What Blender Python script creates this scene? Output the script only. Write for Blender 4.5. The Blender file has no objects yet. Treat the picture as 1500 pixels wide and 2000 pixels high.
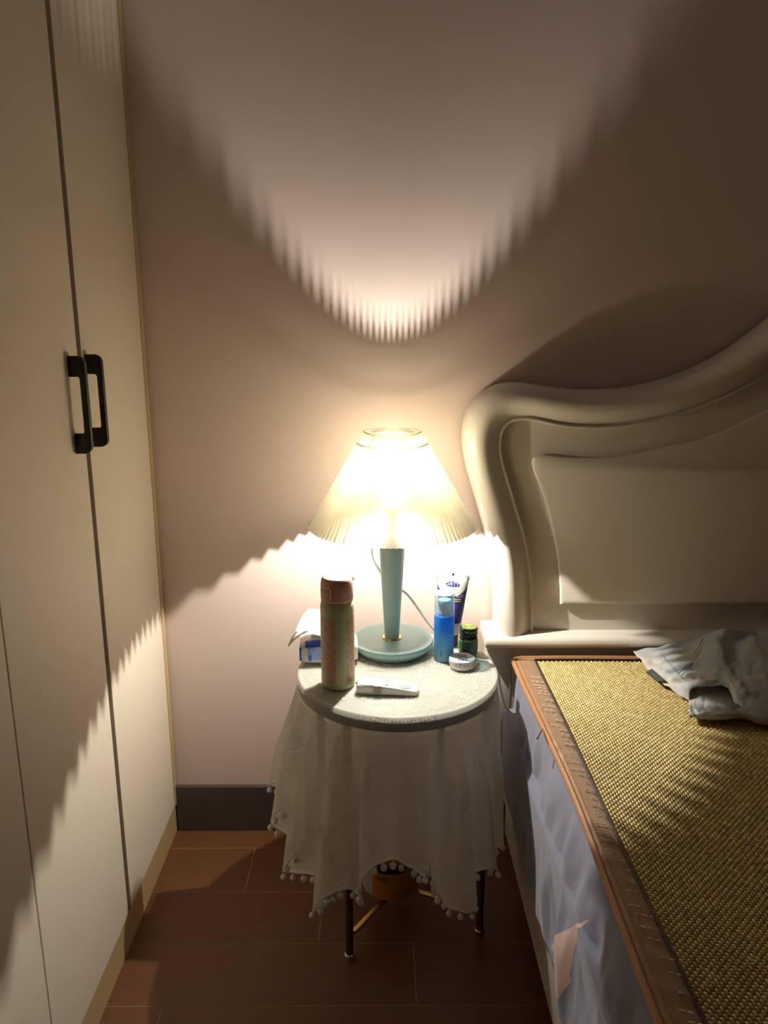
import bpy, bmesh, math, random
import numpy as np
from mathutils import Vector, Matrix
random.seed(7); rng = np.random.default_rng(7)
S = bpy.context.scene
R = math.radians; PI = math.pi

# ------------------------------------------------------------------ camera
CAM_H, PITCH, YAW, FPX = 1.21, R(13.5), R(0.3), 1500.0
cam = bpy.data.cameras.new('camera'); camo = bpy.data.objects.new('camera', cam)
S.collection.objects.link(camo); S.camera = camo
camo.location = (0, 0, CAM_H)
camo.rotation_euler = (PI/2 - PITCH, 0, -YAW)
cam.sensor_fit = 'VERTICAL'; cam.sensor_height = 36.0; cam.lens = 36.0 * FPX / 2000.0
cam.clip_start = 0.02

# ------------------------------------------------------------------ world, exposure
w = bpy.data.worlds.new('night'); S.world = w; w.use_nodes = True
w.node_tree.nodes['Background'].inputs[0].default_value = (0.02, 0.02, 0.025, 1)
w.node_tree.nodes['Background'].inputs[1].default_value = 0.2
S.view_settings.view_transform = 'Standard'; S.view_settings.look = 'None'
S.view_settings.gamma = 1; S.view_settings.use_curve_mapping = False
S.view_settings.exposure = 0.2
BULB_STRENGTH = 45000.0
BULB_COLOR = (1.0, 0.94, 0.85)

# ------------------------------------------------------------------ pixel helpers (1500 x 2000 frame)
_cy, _sy, _cp, _sp = math.cos(YAW), math.sin(YAW), math.cos(PITCH), math.sin(PITCH)
def ray(px, py):
    a = (px-750)/FPX; b = (py-1000)/FPX
    x, y, z = a, _cp - b*_sp, -(_sp + b*_cp)
    return Vector((x*_cy + y*_sy, -x*_sy + y*_cy, z))
def onZ(px, py, z):
    d = ray(px, py); t = (z-CAM_H)/d.z; return Vector((d.x*t, d.y*t, z))
def onY(px, py, Y):
    d = ray(px, py); t = Y/d.y; return Vector((d.x*t, Y, CAM_H + d.z*t))
def onX(px, py, X):
    d = ray(px, py); t = X/d.x; return Vector((X, d.y*t, CAM_H + d.z*t))

# ------------------------------------------------------------------ materials
class NT:
    def __init__(s, name):
        m = bpy.data.materials.new(name); m.use_nodes = True; s.m = m; s.t = m.node_tree
        s.t.nodes.clear(); s.out = s.n('ShaderNodeOutputMaterial')
    def n(s, typ, ins=None, **kw):
        nd = s.t.nodes.new(typ)
        for k, v in kw.items(): setattr(nd, k, v)
        for k, v in (ins or {}).items(): s.put(nd, k, v)
        return nd
    def put(s, nd, k, v):
        i = nd.inputs[k]
        if isinstance(v, bpy.types.NodeSocket): s.t.links.new(v, i)
        elif isinstance(v, bpy.types.Node): s.t.links.new(v.outputs[0], i)
        elif isinstance(v, (tuple, list)) and len(v) == 3 and i.type == 'RGBA': i.default_value = (*v, 1)
        else: i.default_value = v
    def math(s, op, a, b=0.0, clamp=False):
        nd = s.n('ShaderNodeMath', operation=op, use_clamp=clamp); s.put(nd, 0, a); s.put(nd, 1, b); return nd.outputs[0]
    def ramp(s, fac, stops, interp='LINEAR'):
        nd = s.n('ShaderNodeValToRGB'); nd.color_ramp.interpolation = interp
        e = nd.color_ramp.elements
        while len(e) < len(stops): e.new(0.5)
        for el, (p, c) in zip(e, stops):
            el.position = p; el.color = (*c, 1) if not isinstance(c, (int, float)) else (c, c, c, 1)
        s.put(nd, 0, fac); return nd.outputs[0]
    def mix(s, fac, a, b):
        nd = s.n('ShaderNodeMix', data_type='RGBA'); s.put(nd, 0, fac); s.put(nd, 6, a); s.put(nd, 7, b); return nd.outputs[2]
    def coords(s, kind='Object', scale=(1,1,1), rot=(0,0,0)):
        tc = s.n('ShaderNodeTexCoord'); mp = s.n('ShaderNodeMapping', {'Vector': tc.outputs[kind], 'Scale': scale, 'Rotation': rot}); return mp.outputs[0]
    def noise(s, vec, scale, detail=3, rough=0.5):
        return s.n('ShaderNodeTexNoise', {'Vector': vec, 'Scale': scale, 'Detail': detail, 'Roughness': rough}).outputs[0]
    def bump(s, h, strength, dist=0.001):
        return s.n('ShaderNodeBump', {'Height': h, 'Strength': strength, 'Distance': dist}).outputs[0]
    def attr(s, name):
        return s.n('ShaderNodeAttribute', attribute_name=name)
    def done(s, shader):
        s.t.links.new(shader.outputs[0] if isinstance(shader, bpy.types.Node) else shader, s.out.inputs[0]); return s.m
    def pbr(s, **kw):
        p = s.n('ShaderNodeBsdfPrincipled')
        names = dict(col='Base Color', rough='Roughness', metal='Metallic', nrm='Normal', spec='Specular IOR Level', alpha='Alpha',
                     trans='Transmission Weight', ior='IOR', coat='Coat Weight', sheen='Sheen Weight', sub='Subsurface Weight')
        for k, v in kw.items(): s.put(p, names[k], v)
        return p
def plain(name, col, rough=0.5, metal=0.0, var=0.06, nscale=30, bump=0.0, bscale=300, bdist=0.0005, spec=0.5, stretch=(1,1,1)):
    t = NT(name); v = t.coords('Object', stretch)
    n = t.noise(v, nscale, 4)
    c = t.mix(n, tuple(max(0, x*(1-var)) for x in col), tuple(min(1, x*(1+var)) for x in col))
    kw = dict(col=c, rough=rough, metal=metal, spec=spec)
    if bump: kw['nrm'] = t.bump(t.noise(v, bscale, 2), bump, bdist)
    return t.done(t.pbr(**kw))

M = {}
M['wall'] = plain('pink_beige_paint', (0.74, 0.605, 0.54), 0.75, var=0.02, nscale=6, bump=0.15, bscale=450, bdist=0.0004, spec=0.25)
M['ceiling'] = plain('white_ceiling_paint', (0.88, 0.87, 0.85), 0.8, var=0.02, bump=0.1)
M['grout'] = plain('tile_grout', (0.30, 0.20, 0.12), 0.7)
M['baseboard'] = plain('dark_baseboard', (0.085, 0.065, 0.055), 0.45, var=0.15, nscale=12, bump=0.1, stretch=(1, 6, 8))
M['kick'] = plain('honey_wood_edge', (0.50, 0.36, 0.17), 0.45, var=0.12, nscale=18, stretch=(1, 1, 9), bump=0.05)
def wood_floor():
    t = NT('brown_wood_tile'); oi = t.n('ShaderNodeObjectInfo'); tc = t.n('ShaderNodeTexCoord')
    off = t.n('ShaderNodeVectorMath', {0: tc.outputs['Object'], 1: oi.outputs['Location']}, operation='ADD').outputs[0]
    v = t.n('ShaderNodeMapping', {'Vector': off, 'Scale': (1.2, 16, 1)}).outputs[0]
    n = t.noise(v, 5, 6, 0.6)
    w2 = t.noise(t.n('ShaderNodeMapping', {'Vector': off, 'Scale': (3, 120, 1)}).outputs[0], 3, 3)
    c = t.ramp(n, [(0.3, (0.105, 0.040, 0.014)), (0.55, (0.165, 0.066, 0.024)), (0.75, (0.215, 0.09, 0.034))])
    c = t.mix(t.math('MULTIPLY', w2, 0.35), c, (0.07, 0.026, 0.01))
    c = t.mix(t.math('MULTIPLY', oi.outputs['Random'], 0.25), c, (0.23, 0.10, 0.04))
    return t.done(t.pbr(col=c, rough=t.ramp(n, [(0.3, 0.38), (0.7, 0.5)]), nrm=t.bump(w2, 0.15, 0.0006), spec=0.45))
M['floor'] = wood_floor()
def door_mat():
    t = NT('cream_linen_laminate'); v = t.coords('Object', (1, 40, 2.2)); n = t.noise(v, 22, 4, 0.6)
    n2 = t.noise(t.coords('Object', (1, 3, 3)), 160, 2)
    c = t.mix(n, (0.66, 0.58, 0.45), (0.78, 0.70, 0.57))
    return t.done(t.pbr(col=c, rough=0.5, nrm=t.bump(t.math('ADD', n, n2), 0.12, 0.0005), spec=0.3))
M['door'] = door_mat()
M['gap'] = plain('grey_profile', (0.10, 0.09, 0.085), 0.5)
M['black'] = plain('black_metal_handle', (0.012, 0.011, 0.010), 0.5, var=0.2)
M['cream'] = plain('cream_lacquer', (0.70, 0.645, 0.56), 0.33, var=0.02, nscale=5, spec=0.45)
M['teal'] = plain('teal_lacquer', (0.31, 0.50, 0.50), 0.38, var=0.04, nscale=40, bump=0.05)
M['gold'] = plain('brass', (0.72, 0.49, 0.18), 0.28, metal=1.0)
M['bronze'] = plain('dark_bronze', (0.16, 0.11, 0.06), 0.38, metal=0.8)
M['steel'] = plain('chrome', (0.8, 0.78, 0.74), 0.15, metal=1.0)
M['white_plastic'] = plain('white_plastic', (0.78, 0.76, 0.72), 0.35, var=0.02)
M['white_gloss'] = plain('white_enamel', (0.82, 0.82, 0.80), 0.25, var=0.02)
M['grey_plastic'] = plain('grey_plastic', (0.38, 0.35, 0.32), 0.45, var=0.05)
M['dark'] = plain('dark_plastic', (0.03, 0.028, 0.03), 0.5)
M['plug'] = plain('charcoal_plug', (0.09, 0.08, 0.075), 0.5)
M['tabletop'] = plain('grey_tabletop', (0.46, 0.47, 0.42), 0.5, var=0.05)
M['rim'] = plain('dark_table_rim', (0.07, 0.068, 0.055), 0.5)  # dark band round the tabletop edge
M['pink_lid'] = plain('dusty_pink_plastic', (0.60, 0.33, 0.27), 0.5, var=0.03)
def shade_mat():
    t = NT('pleated_shade_plastic'); n = t.noise(t.coords('Object', (1, 1, 4)), 60, 2)
    c = t.mix(n, (0.30, 0.29, 0.24), (0.34, 0.33, 0.28))
    d = t.n('ShaderNodeBsdfDiffuse', {'Color': c}); tr = t.n('ShaderNodeBsdfTranslucent', {'Color': (0.80, 0.74, 0.53)})
    gl = t.n('ShaderNodeBsdfGlossy', {'Color': (0.9, 0.9, 0.9), 'Roughness': 0.35})
    bf = t.n('ShaderNodeNewGeometry').outputs['Backfacing']; sg = t.math('SUBTRACT', 1.0, t.math('MULTIPLY', bf, 2.0))
    cn = t.n('ShaderNodeVectorMath', {0: t.attr('cone').outputs['Vector']}, operation='SCALE'); t.put(cn, 'Scale', sg)
    fw = t.n('ShaderNodeBsdfRefraction', {'Color': (1.0, 0.92, 0.76), 'Roughness': 0.60, 'IOR': 1.22, 'Normal': cn.outputs[0]})   # forward-scattering film: hot spot round the bulb
    m1 = t.n('ShaderNodeMixShader', {0: 0.45, 1: d, 2: tr}); m2 = t.n('ShaderNodeMixShader', {0: 0.02, 1: m1, 2: gl})
    m3 = t.n('ShaderNodeMixShader', {0: 0.85, 1: m2, 2: fw})
    sheer = t.n('ShaderNodeBsdfTransparent', {'Color': (1.0, 0.94, 0.80)})
    return t.done(t.n('ShaderNodeMixShader', {0: 0.05, 1: m3, 2: sheer}))
M['shade'] = shade_mat()
def bulb_glass():
    t = NT('bulb_glass'); a = t.n('ShaderNodeBsdfTransparent', {'Color': (0.97, 0.97, 0.96)}); g = t.n('ShaderNodeBsdfGlossy', {'Roughness': 0.1})
    return t.done(t.n('ShaderNodeMixShader', {0: 0.06, 1: a, 2: g}))
M['bulb'] = bulb_glass()
def filament():
    t = NT('lit_filament'); return t.done(t.n('ShaderNodeEmission', {'Color': BULB_COLOR, 'Strength': BULB_STRENGTH}))
M['filament'] = filament()
def lace_mat():
    t = NT('white_lace'); a = t.attr('lace').outputs['Fac']; v = t.coords('Object')
    n = t.noise(v, 900, 2); n2 = t.noise(v, 60, 3)
    th_ = t.attr('backlit').outputs['Fac']; col = t.mix(n2, (0.84, 0.83, 0.76), (0.90, 0.89, 0.83)); col = t.mix(t.math('MULTIPLY', th_, 0.55), col, (0.40, 0.39, 0.35))  # skirt sprigs greyed: their backlit darkness is put into the colour
    d = t.n('ShaderNodeBsdfDiffuse', {'Color': col}); tr = t.n('ShaderNodeBsdfTranslucent', {'Color': col})
    nb = t.bump(t.math('ADD', t.math('MULTIPLY', a, 1.5), n), 0.5, 0.0008)
    t.put(d, 'Normal', nb)
    cl = t.n('ShaderNodeMixShader', {0: 0.55, 1: d, 2: tr})
    al = t.math('ADD', a, t.math('MULTIPLY', t.math('SUBTRACT', n, 0.5), 0.08), True)
    return t.done(t.n('ShaderNodeMixShader', {0: al, 1: t.n('ShaderNodeBsdfTransparent'), 2: cl}))
M['lace'] = lace_mat()
M['pom'] = plain('white_cotton', (0.76, 0.74, 0.68), 0.95, var=0.06, bump=0.6, bscale=900, bdist=0.001)
def text_print(name, base, ink, uv_rows):
    """bottle body: pale green with two columns of slanted script in dusty pink (uv: u = angle / 2 pi, v = height in m)"""
    t = NT(name); tc = t.n('ShaderNodeTexCoord'); sep = t.n('ShaderNodeSeparateXYZ', {0: tc.outputs['UV']})
    u, v = sep.outputs[0], sep.outputs[1]
    um = t.math('MULTIPLY', u, 0.2)
    sv = t.math('ADD', v, t.math('MULTIPLY', um, 0.55))
    cb = t.n('ShaderNodeCombineXYZ', {0: um, 1: sv})
    wv = t.n('ShaderNodeTexWave', {'Vector': cb.outputs[0], 'Scale': 48.0, 'Distortion': 9.0, 'Detail': 3.0, 'Detail Scale': 4.0}, bands_direction='Y')
    n = t.noise(cb.outputs[0], 420, 2)
    s = t.math('GREATER_THAN', t.math('MULTIPLY', wv.outputs[0], t.math('ADD', n, 0.35)), 0.50)
    band = None
    for (u0, u1) in uv_rows:
        b = t.math('MULTIPLY', t.math('GREATER_THAN', u, u0), t.math('LESS_THAN', u, u1))
        band = b if band is None else t.math('MAXIMUM', band, b)
    hb = t.math('MULTIPLY', t.math('GREATER_THAN', v, 0.014), t.math('LESS_THAN', v, 0.140))
    msk = t.math('MULTIPLY', t.math('MULTIPLY', s, band), hb)
    wash = t.math('MULTIPLY', t.math('MULTIPLY', band, hb), 0.45)
    c = t.mix(wash, base, (0.56, 0.33, 0.22))
    c = t.mix(t.math('MULTIPLY', msk, 0.85), c, ink)
    return t.done(t.pbr(col=c, rough=0.42))
M['bottle'] = text_print('pale_green_print', (0.47, 0.47, 0.29), (0.42, 0.15, 0.10), [(0.56, 0.735), (0.845, 0.98), (0.10, 0.30)])
M['tissue'] = plain('white_tissue', (0.80, 0.82, 0.78), 0.95, var=0.03, bump=0.2)
M['film_white'] = plain('white_film', (0.70, 0.70, 0.68), 0.3, var=0.04, bump=0.3, bscale=60, bdist=0.002)
M['film_blue'] = plain('blue_film', (0.02, 0.08, 0.62), 0.3, var=0.1)
M['film_pale'] = plain('pale_blue_film', (0.28, 0.40, 0.82), 0.3, var=0.1, bump=0.3, bscale=60, bdist=0.002)
def spray_mat():
    t = NT('blue_frosted_plastic'); tc = t.n('ShaderNodeTexCoord'); sep = t.n('ShaderNodeSeparateXYZ', {0: tc.outputs['UV']})
    c = t.ramp(t.math('MULTIPLY', sep.outputs[1], 10.0), [(0.0, (0.34, 0.56, 0.62)), (0.35, (0.16, 0.50, 0.74)), (0.7, (0.02, 0.30, 0.86)), (0.95, (0.03, 0.36, 0.92))])
    p = t.pbr(col=c, rough=0.28, spec=0.6); tr = t.n('ShaderNodeBsdfTranslucent', {'Color': c})
    return t.done(t.n('ShaderNodeMixShader', {0: 0.5, 1: p, 2: tr}))
M['spray'] = spray_mat()
def clear_mat(name, tint, gloss=0.12, haze=0.12):
    t = NT(name); a = t.n('ShaderNodeBsdfTransparent', {'Color': tint}); g = t.n('ShaderNodeBsdfGlossy', {'Roughness': 0.12})
    lw = t.n('ShaderNodeLayerWeight', {'Blend': 0.25}); d = t.n('ShaderNodeBsdfDiffuse', {'Color': (0.7, 0.8, 0.85)})
    f = t.math('ADD', t.math('MULTIPLY', lw.outputs['Facing'], 0.45), gloss * 0.5, True)
    m1 = t.n('ShaderNodeMixShader', {0: haze, 1: a, 2: d})
    return t.done(t.n('ShaderNodeMixShader', {0: f, 1: m1, 2: g}))
M['clear'] = clear_mat('clear_cap', (0.72, 0.88, 0.97), 0.1, 0.24)
M['nozzle'] = plain('pale_blue_nozzle', (0.42, 0.58, 0.66), 0.35, var=0.02)
M['tube_blue'] = plain('violet_blue_plastic', (0.045, 0.045, 0.30), 0.35, var=0.05)
M['tube_white'] = plain('white_tube_plastic', (0.78, 0.80, 0.74), 0.35, var=0.02)
M['navy'] = plain('navy_cap', (0.02, 0.025, 0.10), 0.35)
M['yellow_ink'] = plain('yellow_ink', (0.70, 0.62, 0.22), 0.5)
M['white_ink'] = plain('white_ink', (0.80, 0.82, 0.84), 0.5)
M['red_ink'] = plain('red_ink', (0.55, 0.10, 0.06), 0.5)
M['black_ink'] = plain('black_ink', (0.03, 0.03, 0.04), 0.5)
M['lilac_ink'] = plain('lilac_ink', (0.20, 0.20, 0.52), 0.5)
M['green_glass'] = plain('dark_green_glass', (0.012, 0.035, 0.015), 0.12, var=0.2, spec=0.7)
M['green_label'] = plain('green_label', (0.03, 0.12, 0.05), 0.45, var=0.5, nscale=90)
M['gold_lid'] = plain('gold_green_lid', (0.20, 0.24, 0.06), 0.35, var=0.3, nscale=120)
M['pale_gold'] = plain('pale_gold_ink', (0.42, 0.42, 0.16), 0.4)
M['tin_print'] = plain('printed_tin', (0.66, 0.67, 0.70), 0.3, var=0.25, nscale=220)
def tub_mat():
    t = NT('orange_tub_label'); tc = t.n('ShaderNodeTexCoord'); sep = t.n('ShaderNodeSeparateXYZ', {0: tc.outputs['UV']})
    u, v = sep.outputs[0], sep.outputs[1]
    n = t.noise(t.coords('UV', (6, 60, 1)), 1.5, 3)
    c = t.mix(n, (0.42, 0.16, 0.008), (0.52, 0.26, 0.02))
    wht = t.math('LESS_THAN', u, 0.648)
    c = t.mix(t.math('MULTIPLY', wht, 0.9), c, (0.42, 0.40, 0.38))
    dk = t.math('MULTIPLY', t.math('MULTIPLY', t.math('GREATER_THAN', v, 0.068), t.math('LESS_THAN', v, 0.088)), t.math('MULTIPLY', t.math('GREATER_THAN', u, 0.68), t.math('LESS_THAN', u, 0.82)))
    c = t.mix(dk, c, (0.03, 0.02, 0.015))
    l = t.math('MULTIPLY', t.math('MULTIPLY', t.math('GREATER_THAN', v, 0.048), t.math('LESS_THAN', v, 0.060)), t.math('MULTIPLY', t.math('GREATER_THAN', u, 0.675), t.math('LESS_THAN', u, 0.74)))
    l = t.math('MULTIPLY', l, t.math('GREATER_THAN', t.noise(t.coords('UV', (60, 400, 1)), 3, 2), 0.48))
    c = t.mix(l, c, (0.06, 0.06, 0.05))
    return t.done(t.pbr(col=c, rough=0.35))
M['tub'] = tub_mat()
M['tub_lid'] = plain('brown_lid', (0.14, 0.07, 0.03), 0.45)
def bead_mat():
    t = NT('golden_rattan'); a = t.attr('tone').outputs['Fac']
    n = t.noise(t.coords('Object', (1, 1, 1)), 7, 3)
    c = t.ramp(a, [(0.0, (0.46, 0.34, 0.11)), (0.5, (0.58, 0.44, 0.15)), (1.0, (0.72, 0.58, 0.25))])
    c = t.mix(t.math('MULTIPLY', n, 0.22), c, (0.30, 0.20, 0.06))
    return t.done(t.pbr(col=c, rough=0.36, spec=0.5))
M['bead'] = bead_mat()
M['matbase'] = plain('mat_backing', (0.15, 0.095, 0.03), 0.8)
def border_mat():
    t = NT('brown_satin_border'); n = t.noise(t.coords('Object', (40, 9, 1), (0, 0, 0.3)), 6, 3); n2 = t.noise(t.coords('Object'), 900, 2)
    c = t.mix(n, (0.25, 0.145, 0.075), (0.33, 0.20, 0.11)); c = t.mix(t.math('MULTIPLY', n2, 0.35), c, (0.40, 0.26, 0.15))
    return t.done(t.pbr(col=c, rough=0.42, sheen=0.3, nrm=t.bump(t.math('ADD', t.math('MULTIPLY', n, 3.0), n2), 0.25, 0.0012)))
M['border'] = border_mat()
M['binding'] = plain('rust_binding', (0.40, 0.185, 0.075), 0.5, var=0.12, nscale=60, bump=0.3, bscale=700)
M['stitch'] = plain('cream_thread', (0.98, 0.88, 0.70), 0.6)
M['piping'] = plain('dark_brown_piping', (0.045, 0.022, 0.014), 0.55)
def sheet_mat():
    t = NT('slate_blue_cotton'); a = t.attr('patch').outputs['Fac']; v = t.coords('Object')
    n = t.noise(v, 14, 4); n2 = t.noise(v, 1200, 2)
    c = t.mix(n, (0.182, 0.19, 0.258), (0.232, 0.24, 0.31))
    c = t.mix(t.math('GREATER_THAN', a, 0.5), c, (0.60, 0.42, 0.36))
    return t.done(t.pbr(col=c, rough=0.8, sheen=0.25, nrm=t.bump(n2, 0.2, 0.0004), spec=0.2))
M['sheet'] = sheet_mat()
def shorts_mat():
    t = NT('pale_check_cotton'); tc = t.n('ShaderNodeTexCoord'); sep = t.n('ShaderNodeSeparateXYZ', {0: tc.outputs['UV']})
    u, v = sep.outputs[0], sep.outputs[1]
    def stripes(x, f, ph):
        s = t.math('SINE', t.math('ADD', t.math('MULTIPLY', x, f), ph)); return t.math('MULTIPLY', t.math('ADD', s, 0.4), 1.5, True)
    a, b = stripes(u, 30.0, 0.5), stripes(v, 21.0, 1.0)
    n = t.noise(t.coords('Object'), 22, 4, 0.6)
    c = t.mix(t.math('MULTIPLY', a, 0.55), (0.50, 0.53, 0.52), (0.60, 0.50, 0.41))
    c = t.mix(t.math('MULTIPLY', b, 0.5), c, (0.36, 0.44, 0.50))
    c = t.mix(t.ramp(n, [(0.4, 0.0), (0.7, 0.5)]), c, (0.58, 0.57, 0.53))
    return t.done(t.pbr(col=c, rough=0.85, spec=0.2, nrm=t.bump(t.noise(t.coords('Object'), 35, 4), 0.35, 0.004)))
M['shorts'] = shorts_mat()
M['shorts_seam'] = plain('grey_seam', (0.36, 0.37, 0.37), 0.85)

# ------------------------------------------------------------------ mesh helpers
ORG = {}
def wloc(o): return ORG.get(o.name, Vector((0, 0, 0))) if o else Vector((0, 0, 0))
def link(o, parent=None):
    S.collection.objects.link(o)
    if parent: o.parent = parent
    return o
def thing(name, label, cat, loc=(0, 0, 0), group=None, kind=None):
    o = bpy.data.objects.new(name, None); o.empty_display_size = 0.05; link(o); o.location = loc
    ORG[o.name] = Vector(loc); o['label'] = label
    if cat: o['category'] = cat
    if group: o['group'] = group
    if kind: o['kind'] = kind
    return o
def tag(o, label=None, cat=None, group=None, kind=None):
    for k, v in (('label', label), ('category', cat), ('group', group), ('kind', kind)):
        if v: o[k] = v
    return o
class MB:
    def __init__(s): s.v = []; s.f = []; s.uv = {}
    def add(s, vs, fs, uvs=None):
        b = len(s.v); s.v += [Vector(p) for p in vs]
        for i, f in enumerate(fs):
            s.f.append([b+j for j in f])
            if uvs: s.uv[len(s.f)-1] = uvs[i]
        return s
    def bm(s, b):
        b.verts.index_update(); s.add([v.co.copy() for v in b.verts], [[v.index for v in f.verts] for f in b.faces]); b.free(); return s
    def box(s, lo, hi, bev=0.0, seg=2, mat=None):
        b = bmesh.new(); bmesh.ops.create_cube(b, size=1)
        c = [(lo[i]+hi[i])/2 for i in range(3)]; d = [max(1e-5, hi[i]-lo[i]) for i in range(3)]
        for v in b.verts: v.co = Vector([c[i] + v.co[i]*d[i] for i in range(3)])
        if bev: bmesh.ops.bevel(b, geom=list(b.edges), offset=min(bev, min(d)*0.49), segments=seg, profile=0.5, affect='EDGES')
        if mat is not None: bmesh.ops.transform(b, matrix=mat, verts=b.verts)
        return s.bm(b)
    def lathe(s, prof, c=(0, 0, 0), seg=48, cap0=True, cap1=True, squash=(1, 1), mat=None):
        vs = []; n = len(prof)
        for (r, z) in prof:
            for k in range(seg):
                a = 2*PI*k/seg; vs.append(Vector((r*math.cos(a)*squash[0], r*math.sin(a)*squash[1], z)))
        fs = []; uvs = []
        for i in range(n-1):
            for k in range(seg):
                k2 = (k+1) % seg; fs.append([i*seg+k, i*seg+k2, (i+1)*seg+k2, (i+1)*seg+k])
                uvs.append([(k/seg, prof[i][1]), ((k+1)/seg, prof[i][1]), ((k+1)/seg, prof[i+1][1]), (k/seg, prof[i+1][1])])
        if cap0: fs.append(list(range(seg))[::-1]); uvs.append([(k/seg, prof[0][1]) for k in range(seg)][::-1])
        if cap1: fs.append([(n-1)*seg+k for k in range(seg)]); uvs.append([(k/seg, prof[-1][1]) for k in range(seg)])
        if mat is not None: vs = [mat @ p for p in vs]
        return s.add([p + Vector(c) for p in vs], fs, uvs)
    def tube(s, pts, r, seg=10, closed=False, cap=True):
        pts = [Vector(p) for p in pts]; n = len(pts); vs = []; up = Vector((0.123, 0.2, 0.97)).normalized()
        rad = r if isinstance(r, (list, tuple)) else [r]*n
        for i, p in enumerate(pts):
            a = pts[(i-1) % n] if closed or i > 0 else p; b = pts[(i+1) % n] if closed or i < n-1 else p
            t = (b-a).normalized(); x = t.cross(up)
            if x.length < 1e-3: x = t.cross(Vector((1, 0, 0)))
            x.normalize(); y = t.cross(x).normalized()
            for k in range(seg):
                q = 2*PI*k/seg; vs.append(p + (x*math.cos(q) + y*math.sin(q))*rad[i])
        fs = []
        for i in range(n if closed else n-1):
            j = (i+1) % n
            for k in range(seg):
                k2 = (k+1) % seg; fs.append([i*seg+k, i*seg+k2, j*seg+k2, j*seg+k])
        if cap and not closed: fs.append(list(range(seg))[::-1]); fs.append([(n-1)*seg+k for k in range(seg)])
        return s.add(vs, fs)
    def poly_extrude(s, pts, thick_vec, bev=0.0):
        """closed polygon of 3-D points extruded along thick_vec"""
        b = bmesh.new(); t = Vector(thick_vec); va = [b.verts.new(Vector(p)) for p in pts]; vb = [b.verts.new(Vector(p)+t) for p in pts]
        n = len(pts); b.faces.new(va); b.faces.new(vb[::-1])
        for i in range(n): b.faces.new([va[i], vb[i], vb[(i+1) % n], va[(i+1) % n]])
        bmesh.ops.recalc_face_normals(b, faces=b.faces)
        if bev:
            es = [e for e in b.edges if (e.verts[0] in va) == (e.verts[1] in va)]
            bmesh.ops.bevel(b, geom=es, offset=bev, segments=2, profile=0.5, affect='EDGES')
        return s.bm(b)
    def build(s, name, mat, parent=None, smooth=True, loc=None, angle=40):
        me = bpy.data.meshes.new(name); o0 = wloc(parent) if loc is None else Vector(loc)
        me.from_pydata([tuple(p - o0) for p in s.v], [], s.f); me.update()
        if s.uv:
            L = me.uv_layers.new(name='UVMap')
            for pi, p in enumerate(me.polygons):
                u = s.uv.get(pi)
                if u:
                    for k, li in enumerate(p.loop_indices): L.data[li].uv = u[k]
        me.materials.append(M[mat] if isinstance(mat, str) else mat)
        if smooth:
            me.shade_smooth(); me.set_sharp_from_angle(angle=R(angle))
        o = bpy.data.objects.new(name, me); link(o, parent)
        if loc is not None: o.location = loc; ORG[o.name] = Vector(loc)
        else: ORG[o.name] = o0
        return o
def grid_mesh(name, P, mat, parent=None, wrap_u=False, attrs=None, uv=None, smooth=True):
    """P: array (nv, nu, 3)"""
    nv, nu, _ = P.shape; o0 = wloc(parent)
    V = (P.reshape(-1, 3) - np.array(o0)).astype(np.float32)
    i = np.arange(nv-1)[:, None]; ju = nu if wrap_u else nu-1; j = np.arange(ju)[None, :]; j2 = (j+1) % nu
    F = np.stack([i*nu+j, i*nu+j2, (i+1)*nu+j2, (i+1)*nu+j], -1).reshape(-1, 4)
    me = fast_mesh(name, V, F)
    for k, a in (attrs or {}).items():
        at = me.attributes.new(k, 'FLOAT', 'POINT'); at.data.foreach_set('value', np.asarray(a, np.float32).ravel())
    if uv is not None:
        L = me.uv_layers.new(name='UVMap'); L.data.foreach_set('uv', uv.reshape(-1, 2)[F.ravel()].astype(np.float32).ravel())
    if smooth: me.shade_smooth()
    me.materials.append(M[mat]); o = bpy.data.objects.new(name, me); link(o, parent); ORG[o.name] = o0
    return o
def fast_mesh(name, V, F):
    me = bpy.data.meshes.new(name); k = F.shape[1]
    me.vertices.add(len(V)); me.vertices.foreach_set('co', V.astype(np.float32).ravel())
    me.loops.add(F.size); me.loops.foreach_set('vertex_index', F.astype(np.int32).ravel())
    me.polygons.add(len(F)); me.polygons.foreach_set('loop_start', np.arange(0, F.size, k, dtype=np.int32))
    me.update(calc_edges=True); me.validate(); return me
def catmull(pts, n):
    P = np.array([list(p) for p in pts], float); P = np.vstack([2*P[0]-P[1], P, 2*P[-1]-P[-2]]); out = []
    m = len(P)-3
    for q in np.linspace(0, m-1e-6, n):
        i = int(q); t = q-i; a, b, c, d = P[i:i+4]
        out.append(0.5*((2*b) + (c-a)*t + (2*a-5*b+4*c-d)*t*t + (3*b-a-3*c+d)*t**3))
    return np.array(out)
def resample(P, n):
    d = np.r_[0, np.cumsum(np.linalg.norm(np.diff(P, axis=0), axis=1))]; q = np.linspace(0, d[-1], n)
    return np.stack([np.interp(q, d, P[:, k]) for k in range(P.shape[1])], 1)
def vnoise(x, y, seed=0):
    """smooth value noise, arrays"""
    r = np.random.default_rng(seed).random((64, 64))
    xi = np.floor(x).astype(int); yi = np.floor(y).astype(int); fx = x-xi; fy = y-yi
    fx = fx*fx*(3-2*fx); fy = fy*fy*(3-2*fy); g = lambda a, b: r[a % 64, b % 64]
    return (g(xi, yi)*(1-fx)+g(xi+1, yi)*fx)*(1-fy) + (g(xi, yi+1)*(1-fx)+g(xi+1, yi+1)*fx)*fy
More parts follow.
